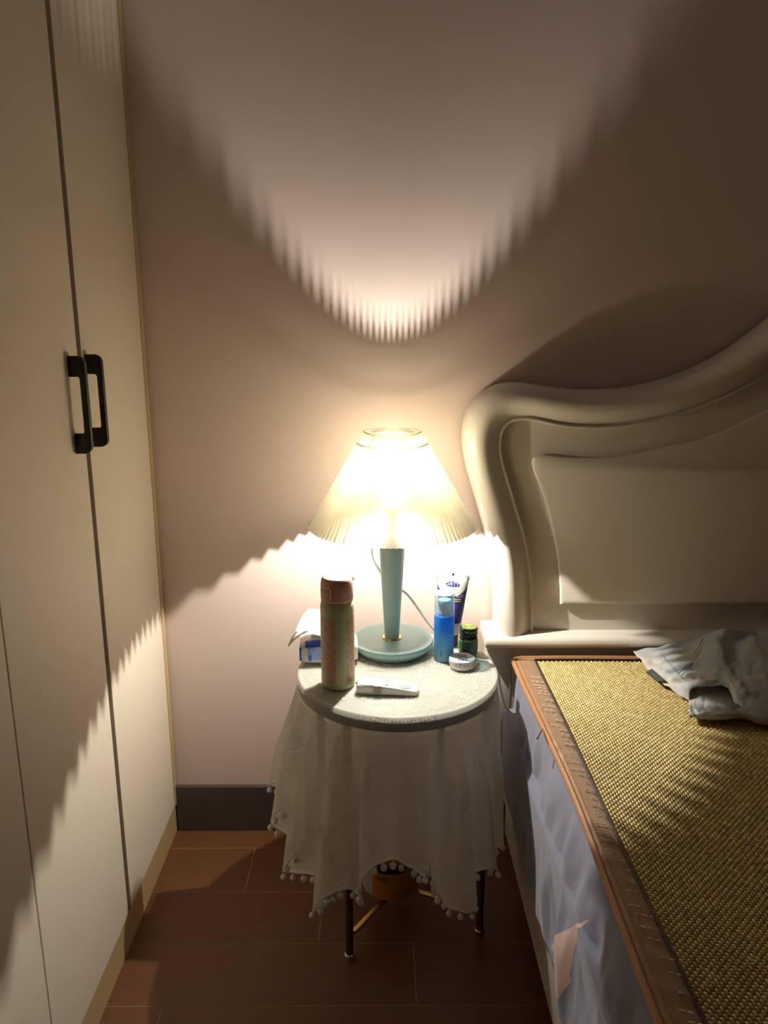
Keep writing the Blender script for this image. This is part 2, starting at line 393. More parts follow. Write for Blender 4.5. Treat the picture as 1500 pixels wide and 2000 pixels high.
def text_polys(body, size):
    """flat text as (verts, faces), centred on the origin in x / y"""
    cu = bpy.data.curves.new('txt', 'FONT'); cu.body = body; cu.size = size; cu.align_x = 'CENTER'; cu.align_y = 'CENTER'; cu.resolution_u = 3
    o = bpy.data.objects.new('txt', cu); S.collection.objects.link(o); bpy.context.view_layer.update()
    me = bpy.data.meshes.new_from_object(o); vs = [v.co.copy() for v in me.vertices]; fs = [list(p.vertices) for p in me.polygons]
    bpy.data.objects.remove(o); bpy.data.curves.remove(cu); bpy.data.meshes.remove(me)
    return vs, fs

# ================================================================== THE SETTING
WALL_Y, LEFT_X, RIGHT_X, FRONT_Y, CEIL = 1.677, -1.12, 2.35, -1.05, 2.50
WX = -0.50                                                       # plane of the wardrobe doors
def slab(name, lo, hi, mat): return tag(MB().box(lo, hi).build(name, mat, smooth=False), kind='structure')
tag(slab('wall_back', (LEFT_X-.1, WALL_Y, -.05), (RIGHT_X+.1, WALL_Y+.1, CEIL), 'wall'), 'pink beige painted wall behind the lamp and bed')
tag(slab('wall_left', (LEFT_X-.1, FRONT_Y, -.05), (LEFT_X, WALL_Y, CEIL), 'wall'), 'pink beige wall behind the wardrobe')
tag(slab('wall_right', (RIGHT_X, FRONT_Y, -.05), (RIGHT_X+.1, WALL_Y, CEIL), 'wall'), 'pink beige wall on the far side of the bed')
tag(slab('wall_front', (LEFT_X-.1, FRONT_Y-.1, -.05), (RIGHT_X+.1, FRONT_Y, CEIL), 'wall'), 'pink beige wall facing the headboard')
tag(slab('ceiling', (LEFT_X-.1, FRONT_Y-.1, CEIL), (RIGHT_X+.1, WALL_Y+.1, CEIL+.1), 'ceiling'), 'white painted ceiling of the bedroom')
fl = MB().box((LEFT_X, FRONT_Y, -.05), (RIGHT_X, WALL_Y, -0.0005)).build('floor', 'grout', smooth=False)
tag(fl, 'dark brown wood plank floor', kind='structure')
pl = MB().box((-.5, -.5, -.012), (.5, .5, 0.0), 0).build('plank', 'floor', smooth=False); plank_me = pl.data
bpy.data.objects.remove(pl)
PW, y1, k = 0.1465, 1.600, 0
rows = [(1.600, WALL_Y)]
y = 1.600
while y > FRONT_Y: rows.append((max(FRONT_Y, y-PW), y)); y -= PW
first_joint = {0: 0.35, 1: -0.30, 2: -0.126, 3: 0.066, 4: -0.40}
for ri, (ya, yb) in enumerate(rows):
    xs = [LEFT_X]; j = first_joint.get(ri, (ri*0.37) % 0.9 - 0.6)
    while j > LEFT_X + 0.02: j -= 0.9
    j += 0.9
    while j < RIGHT_X - 0.02: xs.append(j); j += 0.9
    xs.append(RIGHT_X)
    for xa, xb in zip(xs[:-1], xs[1:]):
        o = bpy.data.objects.new('plank', plank_me); link(o, fl)
        o.location = ((xa+xb)/2, (ya+yb)/2, 0); o.scale = (xb-xa-.0022, yb-ya-.0022, 1)
tag(MB().box((WX, WALL_Y-.012, 0), (RIGHT_X, WALL_Y, 0.122), 0.002).build('baseboard_back', 'baseboard', smooth=False), 'dark brown baseboard along the pink wall', kind='structure')

# ================================================================== WARDROBE
wd = thing('wardrobe', 'tall cream built-in wardrobe with black pull handles beside the pink wall', 'wardrobe', (WX-.3, .4, 0))
W0, WTOP, KICK = -1.03, 2.40, 0.076
MB().box((LEFT_X+.002, W0, KICK), (WX-.022, WALL_Y-.002, WTOP)).build('body', 'gap', wd, False)
MB().box((LEFT_X+.002, W0, 0.0), (WX-.003, WALL_Y-.002, KICK-.002), 0.001).build('kickboard', 'kick', wd, False)
MB().box((WX-.021, WALL_Y-.024, KICK), (WX+.001, WALL_Y-.0015, WTOP), 0.001).build('edge_strip', 'kick', wd, False)
def handle(y, parent):
    # plate standing out from the door: C outline in the x-z plane, thin in y
    zc, h, p, w_ = 1.087, 0.158, 0.027, 0.033
    x0 = WX; r = 0.013; out = []
    def arc(cx, cz, rr, a0, a1, n=6): return [(cx+rr*math.cos(a0+(a1-a0)*i/n), cz+rr*math.sin(a0+(a1-a0)*i/n)) for i in range(n+1)]
    z0, z1 = zc-h/2, zc+h/2; xp = x0+p; bar = 0.0095; ri = 0.005
    pts = [(x0, z0)] + arc(xp-r, z0+r, r, -PI/2, 0) + arc(xp-r, z1-r, r, 0, PI/2) + [(x0, z1), (x0, z1-w_)]
    pts += arc(xp-bar-ri, z1-w_-ri, ri, PI/2, 0) + arc(xp-bar-ri, z0+w_+ri, ri, 0, -PI/2) + [(x0, z0+w_)]
    return MB().poly_extrude([(a, y-.005, b) for a, b in pts], (0, .010, 0), 0.0008).build('handle', 'black', parent, True)
edges = [(1.316, WALL_Y-.025, 1.334), (0.957, 1.298, 1.258), (0.60, 0.954, None), (0.235, 0.592, None), (-.13, .232, None), (-.49, -.138, None), (-1.03, -.493, None)]
for ya, yb, hy in edges:
    d = MB().box((WX-.021, ya, KICK+.002), (WX, yb, WTOP), 0.0012).build('door', 'door', wd, False)
    if hy: handle(hy, d)
MB().box((WX-.0215, 1.2985, KICK+.002), (WX-.008, 1.3155, WTOP)).build('profile_strip', 'gap', wd, False)

# ================================================================== BED
XC = 1.03                                                        # middle of the bed
bed = thing('bed', 'cream lacquered double bed with curved headboard beside the round table', 'bed', (XC, 0.6, 0))
O_px = [(969,1238),(968,1170),(965,1116),(956,1066),(942,1013),(927.5,963),(915,918),(907,872),(908,839),(917,806),(936,779),(963,760),
        (992,751),(1025,750),(1066,756),(1128,764),(1190,764),(1252,758),(1314,743),(1376,719),(1438,686),(1500,641),(1570,585),(1640,540),(1712,520)]
I_px = [(1041,1238),(1040,1170),(1037,1108),(1029,1058),(1014,1004),(998,951),(985,909),(979,876),(981,851),(988,836),(999,826),
        (1014,821),(1045,822),(1095,833),(1149,837),(1211,835),(1273,825),(1335,810),(1397,787),(1459,756),(1500,732),(1570,692),(1640,660),(1712,648)]
P_px = [(1094,1181),(1093,1137),(1087,1075),(1074,1013),(1058,959),(1043,922),(1039,903),(1043,893),(1056,888),(1087,891),(1128,894),(1190,893),(1252,884.6),
        (1314,870),(1376,856),(1438,831),(1500,800),(1570,765),(1640,742),(1712,732)]
def xz(px, Y): return [(p.x, p.z) for p in (onY(a, b, Y) for a, b in px)]
def two_part(px, Y, corner, n1=60, n2=110):
    q = xz(px, Y); C = catmull(q, 40*len(q)); c = np.array(q[corner]); k = int(np.argmin(np.linalg.norm(C-c, axis=1)))
    A = resample(C[:k+1], n1); B = resample(C[k:], n2); return np.vstack([A, B[1:]])
Oc, Ic = two_part(O_px, 1.60, 11), two_part(I_px, 1.588, 10)
Oc[-1, 0] = Ic[-1, 0] = XC
prof = [(0, 1.662), (0, 1.605), (.03, 1.588), (.09, 1.579), (.18, 1.571), (.30, 1.566), (.42, 1.565), (.54, 1.568), (.66, 1.575), (.76, 1.582), (.84, 1.588), (.90, 1.592),
        (.925, 1.590), (.94, 1.586), (.97, 1.584), (.99, 1.585), (1.0, 1.589), (1.0, 1.603)]
rowsP = []
for u, Y in prof:
    q = Oc*(1-u) + Ic*u; rowsP.append(np.stack([q[:, 0], np.full(len(q), Y), q[:, 1]], 1))
A = np.array(rowsP); Bm = A.copy()[:, ::-1]; Bm[:, :, 0] = 2*XC - Bm[:, :, 0]
FULL = np.concatenate([A, Bm[:, 1:]], 1)
mo = MB(); nv_, nu_ = FULL.shape[:2]
mo.add([tuple(p) for p in FULL.reshape(-1, 3)], [[i*nu_+j, (i+1)*nu_+j, (i+1)*nu_+j+1, i*nu_+j+1] for i in range(nv_-1) for j in range(nu_-1)])
mo.add([tuple(FULL[i, 0]) for i in range(nv_)], [list(range(nv_))]); mo.add([tuple(FULL[i, -1]) for i in range(nv_)], [list(range(nv_))[::-1]])
mo.build('headboard_moulding', 'cream', bed, True, angle=50)
def mirror_outline(C): 
    L = [tuple(p) for p in C]; return L + [(2*XC-a, b) for a, b in L[::-1][1:]]
MB().poly_extrude([(a, 1.602, b) for a, b in mirror_outline(Ic*0.97 + Oc*0.03)], (0, .05, 0)).build('headboard_panel', 'cream', bed, False)
hp = [o for o in bed.children if o.name == 'headboard_panel'][0]
Pc = two_part(P_px, 1.592, 7); Pc[-1, 0] = XC
MB().poly_extrude([(a, 1.588, b) for a, b in mirror_outline(resample(Pc, 90))], (0, .0145, 0), 0.0075).build('raised_panel', 'cream', hp, True, angle=30)
# round-fronted crossbar and the boards below it
bl = 0.229; br = 2*XC - bl
cb = []
for a in np.linspace(0, PI, 14): cb.append((1.575 - 0.018*math.sin(a)**.7, 0.5405 + 0.0140*math.cos(a)))
cb = [(1.662, 0.5545)] + cb + [(1.662, 0.5265)]
MB().poly_extrude([(bl, a, b) for a, b in cb], (br-bl, 0, 0), 0.004).build('headboard_rail', 'cream', bed, True)
def post_outline(x0, x1, z0, z1):
    r = (x1-x0)/2; c = (x0+x1)/2
    return [(x0, z1)] + [(c + r*math.cos(a), z0+r + r*math.sin(a)) for a in np.linspace(PI, 2*PI, 10)] + [(x1, z1)]
for x0 in (0.236, 2*XC-.236-.056):
    p = MB().poly_extrude([(a, 1.578, b) for a, b in post_outline(x0, x0+.056, .212, .528)], (0, .05, 0), 0.003).build('post', 'cream', bed, True)
    for hz in (0.352, 0.286):
        MB().lathe([(0.0038, 0), (0.0038, .002)], seg=14, mat=Matrix.Translation((x0+.026, 1.5775, hz)) @ Matrix.Rotation(PI/2, 4, 'X')).build('bolt_hole', 'dark', p)
MB().box((0.292, 1.580, 0.12), (2*XC-.292, 1.655, 0.528), .002).build('lower_board', 'cream', bed, False)
RX = 0.267
for x0, x1 in ((RX, RX+.025), (2*XC-RX-.025, 2*XC-RX)):
    MB().box((x0, -.45, 0.155), (x1, 1.45, 0.36), .004).build('side_rail', 'cream', bed, True)
MB().box((RX, -.475, 0.172), (2*XC-RX, -.451, 0.42), .004).build('foot_rail', 'cream', bed, True)
MB().box((RX+.026, -.44, 0.24), (2*XC-RX-.026, 1.58, 0.26)).build('slat_base', 'cream', bed, False)
for lx in (RX+.05, XC, 2*XC-RX-.11):
    for ly in (-.38, .55, 1.45): MB().box((lx, ly, 0), (lx+.055, ly+.055, .241), .004).build('leg', 'cream', bed, True)

# ------------------------------------------------------------------ sheet over the mattress
MATZ = 0.512
ny, nz = 520, 110
Y = np.linspace(1.500, -.43, ny)[None, :].repeat(nz, 0); tt = np.linspace(0, 1, nz)[:, None].repeat(ny, 1)
ztop = MATZ - .008; zbot = 0.264 + 0.010*np.sin(Y*9) + 0.02*vnoise(Y*7+3, Y*0, 5) - .03*np.clip((Y-1.2)/.35, 0, 1)
arc = tt
Z = ztop + (zbot-ztop)*arc
X = 0.292 + 0.010*np.exp(-((Y-1.03)/.24)**2)*(1-arc) - (0.038 - .022*np.clip((Y-1.12)/.34, 0, 1))*np.sin(np.clip(arc*1.1, 0, 1)*PI/2)**0.75
wq = Y + 0.13*arc + 0.012*np.sin(arc*4+Y*11)
fold = np.zeros_like(X)
for (fq, ph, am_, sl_) in ((31, .3, .0032, .10), (53, 1.9, .0024, -.06), (83, 4.0, .0016, .16), (19, 2.2, .0030, .25), (127, .7, .0008, .05)):
    q_ = np.sin((Y + sl_*arc)*fq + ph + 1.3*np.sin(Y*7+ph)); fold += am_*np.sign(q_)*np.abs(q_)**1.4
fold *= np.clip(arc*4, 0, 1)*(.55 + .45*np.clip((1-arc)*3, 0, 1))
# one deep diagonal drape fold, as under the front of the mat
dd = (Y - 0.985 + 0.16*(arc-.25)); fold -= 0.009*np.exp(-(dd/.022)**2)*np.clip(arc*4, 0, 1); fold += 0.006*np.exp(-((dd-.045)/.03)**2)*np.clip(arc*4, 0, 1)
X = np.minimum(X + fold, np.where(arc > .35, RX-.0035, 1.0))
# print: signed distance to a pale patch polygon, read in the plane of the sheet side
poly_px = [(1123,1791),(1117,1810),(1113,1860),(1113,1905),(1115,1917),(1110,1935),(1107,1954),(1102,1940),(1101,1912),(1090,1890),(1082,1868),(1074,1850),(1076,1842),(1090,1834),(1100,1820),(1114,1804)]
pp = np.array([(q.y, q.z) for q in (onX(a, b, 0.256) for a, b in poly_px)])
def poly_sdf(px, py, poly):
    d = np.full(px.shape, 1e9); ins = np.zeros(px.shape, bool); n = len(poly)
    for i in range(n):
        a, b = poly[i], poly[(i+1) % n]; ex, ey = b-a; wx, wy = px-a[0], py-a[1]
        t = np.clip((wx*ex+wy*ey)/(ex*ex+ey*ey), 0, 1); d = np.minimum(d, np.hypot(wx-ex*t, wy-ey*t))
        c = ((a[1] > py) != (b[1] > py)) & (px < (b[0]-a[0])*(py-a[1])/(b[1]-a[1]+1e-12)+a[0]); ins ^= c
    return np.where(ins, d, -d)
patch = np.clip(0.5 + poly_sdf(Y, Z, pp)*60, 0, 1)
side = np.stack([X, Y, Z], -1)
# carry on over the top of the mattress and down the far side
top = np.array([[(x, yv, ztop+.004*math.sin(min(1, (x-.292)*20)*PI/2)) for yv in Y[0]] for x in (0.33, 0.5, 0.8, XC, 1.3, 1.6, 2*XC-.30)])
far = side.copy(); far[:, :, 0] = 2*XC - far[:, :, 0]
SH = np.concatenate([side[::-1], top, far], 0)
pa = np.concatenate([patch[::-1], np.zeros(top.shape[:2]), np.zeros(patch.shape)], 0)
sh = grid_mesh('bed_sheet', SH, 'sheet', attrs={'patch': pa})
for j_ in (0, -1):
    MB().add([tuple(p) for p in SH[:, j_]], [list(range(len(SH)))]).build('sheet_end', 'sheet', sh, False)
tag(sh, 'slate blue wrinkled bed sheet with a pale pink patch hanging over the bed side', 'sheet')

# ------------------------------------------------------------------ woven mat with brown border
mat = thing('woven_sleeping_mat', 'golden woven sleeping mat with brown stitched border on the bed', 'mat', (XC, .6, MATZ))
MX0, MX1, MY0, MY1 = 0.286, 2*XC-.286, -.42, 1.545
BW = 0.047
def mdx(x, y): return 0.010*np.exp(-((y-1.03)/.24)**2)*np.clip(1-(x-MX0)/BW, 0, 1)   # the edge is not quite straight
def mz(x, y): return 0.0035*math.sin(x*9+y*4)*math.sin(y*7-x*3)
def mzn(x, y): return 0.0035*np.sin(x*9+y*4)*np.sin(y*7-x*3)
bxs = np.linspace(MX0+.014, MX1-.004, 90); bys = np.linspace(MY0+.004, MY1-.004, 120); GX, GY = np.meshgrid(bxs, bys)
grid_mesh('mat_backing', np.stack([GX, GY, MATZ-.0005+mzn(GX, GY)], -1), 'matbase', mat)
# border bands (left, right, head, foot)
def band(x0, x1, ya, yb, nx, nyy):
    gx, gy = np.meshgrid(np.linspace(x0, x1, nx), np.linspace(ya, yb, nyy))
    e = np.minimum(np.minimum(gx-x0, x1-gx), np.minimum(gy-ya, yb-gy)); puff = .0035*np.clip(e/.012, 0, 1)**.5
    puck = .0016*np.sin(gy*150+gx*60)*vnoise(gy*20, gx*20, 4) if (yb-ya) > (x1-x0) else 0
    grid_mesh('border_band', np.stack([gx+mdx(gx, gy), gy, MATZ+.0008+mzn(gx, gy)+puff+puck], -1), 'border', mat)
band(MX0, MX0+BW, MY0, MY1-.008, 14, 500); band(MX1-BW, MX1, MY0, MY1-.008, 10, 200)
band(MX0, MX1, MY1-.012, MY1, 60, 6)
def wavy(pts, n, dz): 
    q = resample(np.array([list(p) for p in pts], float), n); return [(a+float(mdx(a, b)) if a < XC else a, b, MATZ+dz+mz(a, b)) for a, b in q]
rc = .018
cor = [(MX0+rc-rc*math.sin(a), MY1-rc+rc*math.cos(a)) for a in np.linspace(PI/2, 0, 8)]
ring = [(MX0, MY0)] + cor + [(2*XC-a, b) for a, b in cor[::-1]] + [(MX1, MY0)]
MB().tube(wavy(ring, 400, .0005), .0055, 8).build('edge_binding', 'binding', mat)
MB().tube(wavy([(MX0+.011, MY0), (MX0+.011, MY1-.012)], 220, .0045), .0013, 6).build('seam_cord', 'binding', mat)
MB().tube(wavy([(MX0+BW, MY0), (MX0+BW, MY1-.012), (MX1-BW, MY1-.012), (MX1-BW, MY0)], 400, .0028), .0022, 8).build('piping', 'piping', mat)
# beads of the weave
px_, py_ = 0.0047, 0.0090
cx = np.arange(MX0+BW+.003, 1.35, px_); rows_ = np.arange(.18, MY1-.014, py_)
bx, by = np.meshgrid(cx, rows_); col = np.arange(len(cx))[None, :].repeat(len(rows_), 0)
by = by + (col % 2)*py_/2; keep = (by < MY1-.017); bx = bx[keep]; by = by[keep]
n = len(bx); h = .0022 + .0006*rng.random(n); wx_, wy_ = px_*.46, py_*.45
skew = -0.18
lo = [(-1, -.75), (1, -.75), (1, .75), (-1, .75)]; hi_ = [(-.45, -.40), (.45, -.40), (.45, .40), (-.45, .40)]; en = [(0, -1.05), (0, 1.05)]
tmpl = np.array([(a*wx_+b*wy_*skew, b*wy_, 0) for a, b in lo] + [(a*wx_+b*wy_*skew, b*wy_, 1) for a, b in hi_] + [(b*wy_*skew, b*wy_, .1) for a, b in en])
V = tmpl[None].repeat(n, 0).copy(); V[:, :, 0] += bx[:, None]; V[:, :, 1] += by[:, None]
V[:, :, 2] = MATZ + mzn(bx, by)[:, None] + V[:, :, 2]*h[:, None]
F3 = np.array([[4,5,6],[4,6,7],[0,4,3],[3,4,7],[1,2,5],[2,6,5],[0,8,4],[8,5,4],[8,1,5],[3,7,9],[7,6,9],[6,2,9]])
F = (F3[None] + (np.arange(n)*10)[:, None, None]).reshape(-1, 3)
me = fast_mesh('woven_strands', V.reshape(-1, 3) - np.array(wloc(mat)), F)
at = me.attributes.new('tone', 'FLOAT', 'POINT'); at.data.foreach_set('value', np.repeat(rng.random(n), 10).astype(np.float32))
me.materials.append(M['bead']); o = bpy.data.objects.new('woven_strands', me); link(o, mat); o['kind'] = 'stuff'
# decorative running stitches on the border
st = MB(); yy = MY1-.10
while yy > .30:
    x = MX0+.016+random.random()*.020; x1 = min(MX0+BW-.004, x+.012+random.random()*.03)
    sl = -.28
    while x < x1-.003:
        a = (x, yy+(x-MX0)*sl); b = (min(x+.0062, x1), yy+(min(x+.0062, x1)-MX0)*sl)
        st.tube([(a[0], a[1], MATZ+.0066+mz(*a)), ((a[0]+b[0])/2, (a[1]+b[1])/2, MATZ+.0072+mz(*a)), (b[0], b[1], MATZ+.0066+mz(*b))], .0008, 6)
        x += .0088
    yy -= .011 + random.random()*.016
st.build('running_stitches', 'stitch', mat)['kind'] = 'stuff'
sp = onX(1050, 1436, 0.270); MB().tube([onX(1060, 1424, 0.286), onX(1056, 1430, .276), onX(1049, 1443, .268)], [.0009, .0009, .0017], 8).build('strap_end', 'dark', mat)

# ------------------------------------------------------------------ shorts lying on the mat
gar = thing('crumpled_shorts', 'pale grey check cotton shorts crumpled on the woven mat', 'shorts', tuple(onZ(1400, 1330, MATZ)))
rowsA = [
 [(1237,1272,.006),(1290,1263,.016),(1345,1250,.030),(1400,1232,.070),(1425,1229,.078),(1465,1231,.074),(1510,1229,.078),(1600,1230,.078)],
 [(1252,1290,.010),(1305,1284,.024),(1355,1272,.036),(1402,1250,.060),(1428,1262,.046),(1472,1250,.058),(1520,1262,.050),(1620,1262,.05)],
 [(1270,1312,.010),(1318,1304,.026),(1362,1296,.036),(1408,1278,.056),(1432,1292,.042),(1478,1284,.052),(1530,1294,.044),(1630,1300,.045)],
 [(1292,1332,.008),(1330,1322,.024),(1368,1312,.036),(1412,1308,.046),(1440,1320,.040),(1482,1318,.042),(1540,1326,.038),(1640,1332,.035)],
 [(1318,1350,.006),(1345,1338,.024),(1378,1331,.036),(1416,1332,.036),(1446,1346,.040),(1484,1352,.034),(1545,1356,.030),(1645,1362,.030)],
 [(1346,1369,.004),(1350,1344,.026),(1382,1339,.034),(1420,1340,.034),(1437,1372,.024),(1470,1388,.022),(1545,1388,.020),(1650,1392,.020)]]
def surf(rows_, n1, n2, rough=0.0025, seed=3):
    C = np.array([[list(onZ(a, b, MATZ+.006+h_)) for a, b, h_ in r] for r in rows_])
    A1 = np.array([catmull(r, n2) for r in C]); A2 = np.array([catmull(A1[:, j], n1) for j in range(n2)]).transpose(1, 0, 2)
    u, v = np.meshgrid(np.linspace(0, 1, n2), np.linspace(0, 1, n1))
    A2[:, :, 2] += rough*(vnoise(u*16, v*11, seed)-.5)*2 + rough*.6*(vnoise(u*34+v*9, v*20, seed+1)-.5)*2
    A2[:, :, 2] = np.maximum(A2[:, :, 2], MATZ+.006)
    return A2, np.stack([u*.9, v*.7], -1)
SA, uvA = surf(rowsA, 70, 110)
fr = grid_mesh('shorts_front', SA, 'shorts', gar, uv=uvA)
rowsB = [
 [(1330,1330,.010),(1380,1330,.022),(1420,1332,.022),(1470,1340,.016),(1530,1340,.002),(1650,1340,.002)],
 [(1343,1352,.006),(1370,1350,.014),(1410,1352,.015),(1450,1362,.010),(1520,1370,.001),(1650,1372,.001)],
 [(1346,1385,.003),(1372,1382,.005),(1405,1384,.006),(1450,1386,.002),(1510,1392,.002),(1650,1396,.002)],
 [(1347,1398,.003),(1375,1403,.003),(1410,1404,.004),(1450,1403,.004),(1500,1414,.004),(1650,1420,.004)],
 [(1346,1398,.010),(1374,1399,.012),(1408,1398,.018),(1450,1396,.020),(1500,1405,.018),(1650,1412,.018)],
 [(1349,1392,.012),(1364,1394,.014),(1391,1389,.022),(1430,1387,.026),(1480,1377,.034),(1650,1390,.030)]]
SB, uvB = surf(rowsB, 60, 90, .0015, 9)
grid_mesh('shorts_back', SB, 'shorts', gar, uv=uvB)
for o in gar.children:
    md = o.modifiers.new('thickness', 'SOLIDIFY'); md.thickness = .0022; md.offset = 0
# hem seam lines
def seam(path, r=.0008):
    q = [SA[int(v*69), int(u*109)] + np.array((0, 0, .0018)) for u, v in path]; q = catmull(q, 60)
    MB().tube([tuple(p) for p in q], r, 6).build('seam', 'shorts_seam', fr)
seam([(.12, .02), (.12, .3), (.14, .6), (.15, .75)])
seam([(.15, .60), (.22, .48), (.30, .30), (.36, .12)]); seam([(.14, .55), (.21, .44), (.29, .26), (.35, .08)])
tg = [onZ(1261, 1313, MATZ+.012), onZ(1273, 1307, MATZ+.022), onZ(1299, 1330, MATZ+.022), onZ(1283, 1332, MATZ+.012)]
tgo = MB().poly_extrude([tuple(p) for p in tg], (0, 0, .0012)).build('fabric_tag', 'dark', gar, False); tgo['label'] = 'small black fabric tag'
c_ = (tg[0]+tg[1]+tg[2]+tg[3])/4; ax = ((tg[2]+tg[3])/2-(tg[0]+tg[1])/2).normalized(); 
tm = MB()
for i in range(6): 
    p = c_ + ax*(i-2.5)*.0042 + Vector((0, 0, .0018)); tm.tube([p - Vector((.001, .0016*(i % 2+.4), 0)), p + Vector((.0012, .0016*((i+1) % 2+.4), 0))], .0004, 5)
tm.build('tag_lettering', 'white_ink', tgo)

# ================================================================== ROUND TABLE
TZ = 0.555
fe = onZ(778, 1402, TZ); TR = 0.193
TC = Vector((onZ(776, 1305, TZ).x, fe.y + TR, 0))
tb = thing('round_side_table', 'small round side table with dark legs hidden under the lace cloth', 'table', (TC.x, TC.y, 0))
MB().lathe([(TR-.004, TZ-.026), (TR-.001, TZ-.024), (TR, TZ-.020), (TR, TZ-.004), (TR-.004, TZ-.0015)], (TC.x, TC.y, 0), 72).build('tabletop', 'tabletop', tb)
MB().lathe([(TR+.0006, TZ-.0275), (TR+.0012, TZ-.026), (TR+.0012, TZ-.0055), (TR+.0004, TZ-.0045)], (TC.x, TC.y, 0), 72, False, False).build('table_rim', 'rim', tb)
f1 = onZ(683, 1868, .004); f2 = onZ(936, 1820, .004)
def ang(p): return math.atan2(p.y-TC.y, p.x-TC.x)
a1, a2 = ang(f1), ang(f2); legr = 0.172
feet = [(f1.x, f1.y), (f2.x, f2.y)] + [(TC.x+legr*math.cos(a), TC.y+legr*math.sin(a)) for a in (a1+PI, a2+PI)]
BZ = 0.052
for (lx, ly) in feet:
    dx, dy = TC.x-lx, TC.y-ly
    l = MB().lathe([(.0082, .012), (.0082, .016), (.0078, .02), (.0078, TZ-.027)], (lx, ly, 0), 20).build('leg', 'bronze', tb)
    MB().lathe([(.010, 0), (.0105, .003), (.0105, .012), (.0088, .014)], (lx, ly, 0), 20).build('foot_cap', 'steel', l)
for i in (0, 1):
    a, b = Vector((*feet[i], BZ + i*.0065)), Vector((*feet[i+2], BZ + i*.0065)); d = (b-a); L = d.length; d.normalize(); a = a + d*.008; L -= .016
    mt = Matrix.Translation((a+b)/2) @ Matrix.Rotation(math.atan2(d.y, d.x), 4, 'Z')
    MB().box((-L/2, -.0055, -.003), (L/2, .0055, .003), .0008, mat=mt).build('cross_brace', 'gold', tb)
# tub standing on the brace
tbx = onZ(764, 1764, BZ+.011); 
TUB = Vector((tbx.x, tbx.y+.066, BZ+.0106))
tub = thing('orange_tub', 'orange and white labelled tub standing on the brace under the table', 'tub', tuple(TUB))
MB().lathe([(.056, 0), (.061, .002), (.063, .008), (.069, .118), (.069, .122)], tuple(TUB), 56).build('tub_body', 'tub', tub)
MB().lathe([(.0715, .116), (.0725, .118), (.0725, .132), (.070, .135), (.05, .135)], tuple(TUB), 56).build('lid', 'tub_lid', tub)

# ------------------------------------------------------------------ lace tablecloth with pompoms
tcl = thing('lace_tablecloth', 'sheer white lace tablecloth with pompom fringe over the round table', 'tablecloth', (TC.x, TC.y, TZ))
CR = TR + .0035
NTH = 1260
th = np.linspace(-PI, PI, NTH, endpoint=False); deg = np.degrees(th)
knL = [(-180,.245),(-166,.225),(-160,.245),(-152,.30),(-147,.265),(-142,.325),(-133,.345),(-125,.366),(-118,.345),(-111,.335),(-106,.292),(-100,.272),(-94,.264),(-86,.276),(-82,.276),
       (-79,.240),(-74,.25),(-72,.305),(-69,.345),(-66,.378),(-62,.384),(-56,.350),(-48,.326),(-40,.318),(-26,.318),(-15,.31),(5,.27),(30,.30),(50,.37),(70,.31),(90,.26),(115,.30),(137,.37),(155,.30),(170,.255),(180,.245)]
L = np.interp(deg, *zip(*knL)); kk = np.exp(-np.linspace(-3, 3, 15)**2); L = np.convolve(np.r_[L[-7:], L, L[:7]], kk/kk.sum(), 'valid')
ridges = [-172,-157,-141,-124,-106,-79,-57,-44,-27,-8,12,33,52,71,90,109,128,147,165]
valley = [-165,-149,-132,-115,-92,-68,-50,-36,-18,2,22,43,62,80,99,118,137,156,176]
kf = sorted([(d, 1.0) for d in ridges] + [(d, -1.0) for d in valley]); kx = [k[0] for k in kf]; kyv = [k[1] for k in kf]
kx = [kx[-1]-360] + kx + [kx[0]+360]; kyv = [kyv[-1]] + kyv + [kyv[0]]
idx = np.clip(np.searchsorted(kx, deg, side='right')-1, 0, len(kx)-2); k0 = np.array(kx)[idx]; k1 = np.array(kx)[idx+1]; q = (deg-k0)/(k1-k0)
s_ = 0.5-0.5*np.cos(q*PI); foldv = np.array(kyv)[idx]*(1-s_) + np.array(kyv)[idx+1]*s_
tang = np.sin(q*PI)*np.sign(np.array(kyv)[idx+1]-np.array(kyv)[idx])          # sideways lean of the fold flanks
ampk = np.interp(deg, [-180,-160,-124,-92,-57,-40,-25,0,25,60,90,140,180], [.026,.030,.032,.030,.023,.021,.014,.009,.010,.012,.012,.018,.026])
flare = np.interp(deg, [-180,-150,-124,-90,-57,-40,-25,0,20,40,60,90,120,150,180], [.046,.047,.040,.042,.034,.032,.024,.014,.012,.012,.020,.026,.036,.048,.052])
NS, NT_ = 230, 190
rt = np.linspace(.002, 1, NT_)[:-1]
ctop = []
for r_ in rt:
    rr = r_*(CR-.003); ctop.append(np.stack([TC.x+rr*np.cos(th), TC.y+rr*np.sin(th), np.full(NTH, TZ+.0008) + .0004*np.sin(th*9+r_*20)*r_], 1))
rimrows = []
for a in np.linspace(0, PI/2, 6): rimrows.append(np.stack([TC.x+(CR-.003+.003*math.sin(a))*np.cos(th), TC.y+(CR-.003+.003*math.sin(a))*np.sin(th), np.full(NTH, TZ-.0022+.003*math.cos(a))], 1))
sk = []; flat_r = [r_*(CR-.003) for r_ in rt] + list(CR-.003+.005*np.linspace(0, 1, 6)); FR = [np.full(NTH, v) for v in flat_r]
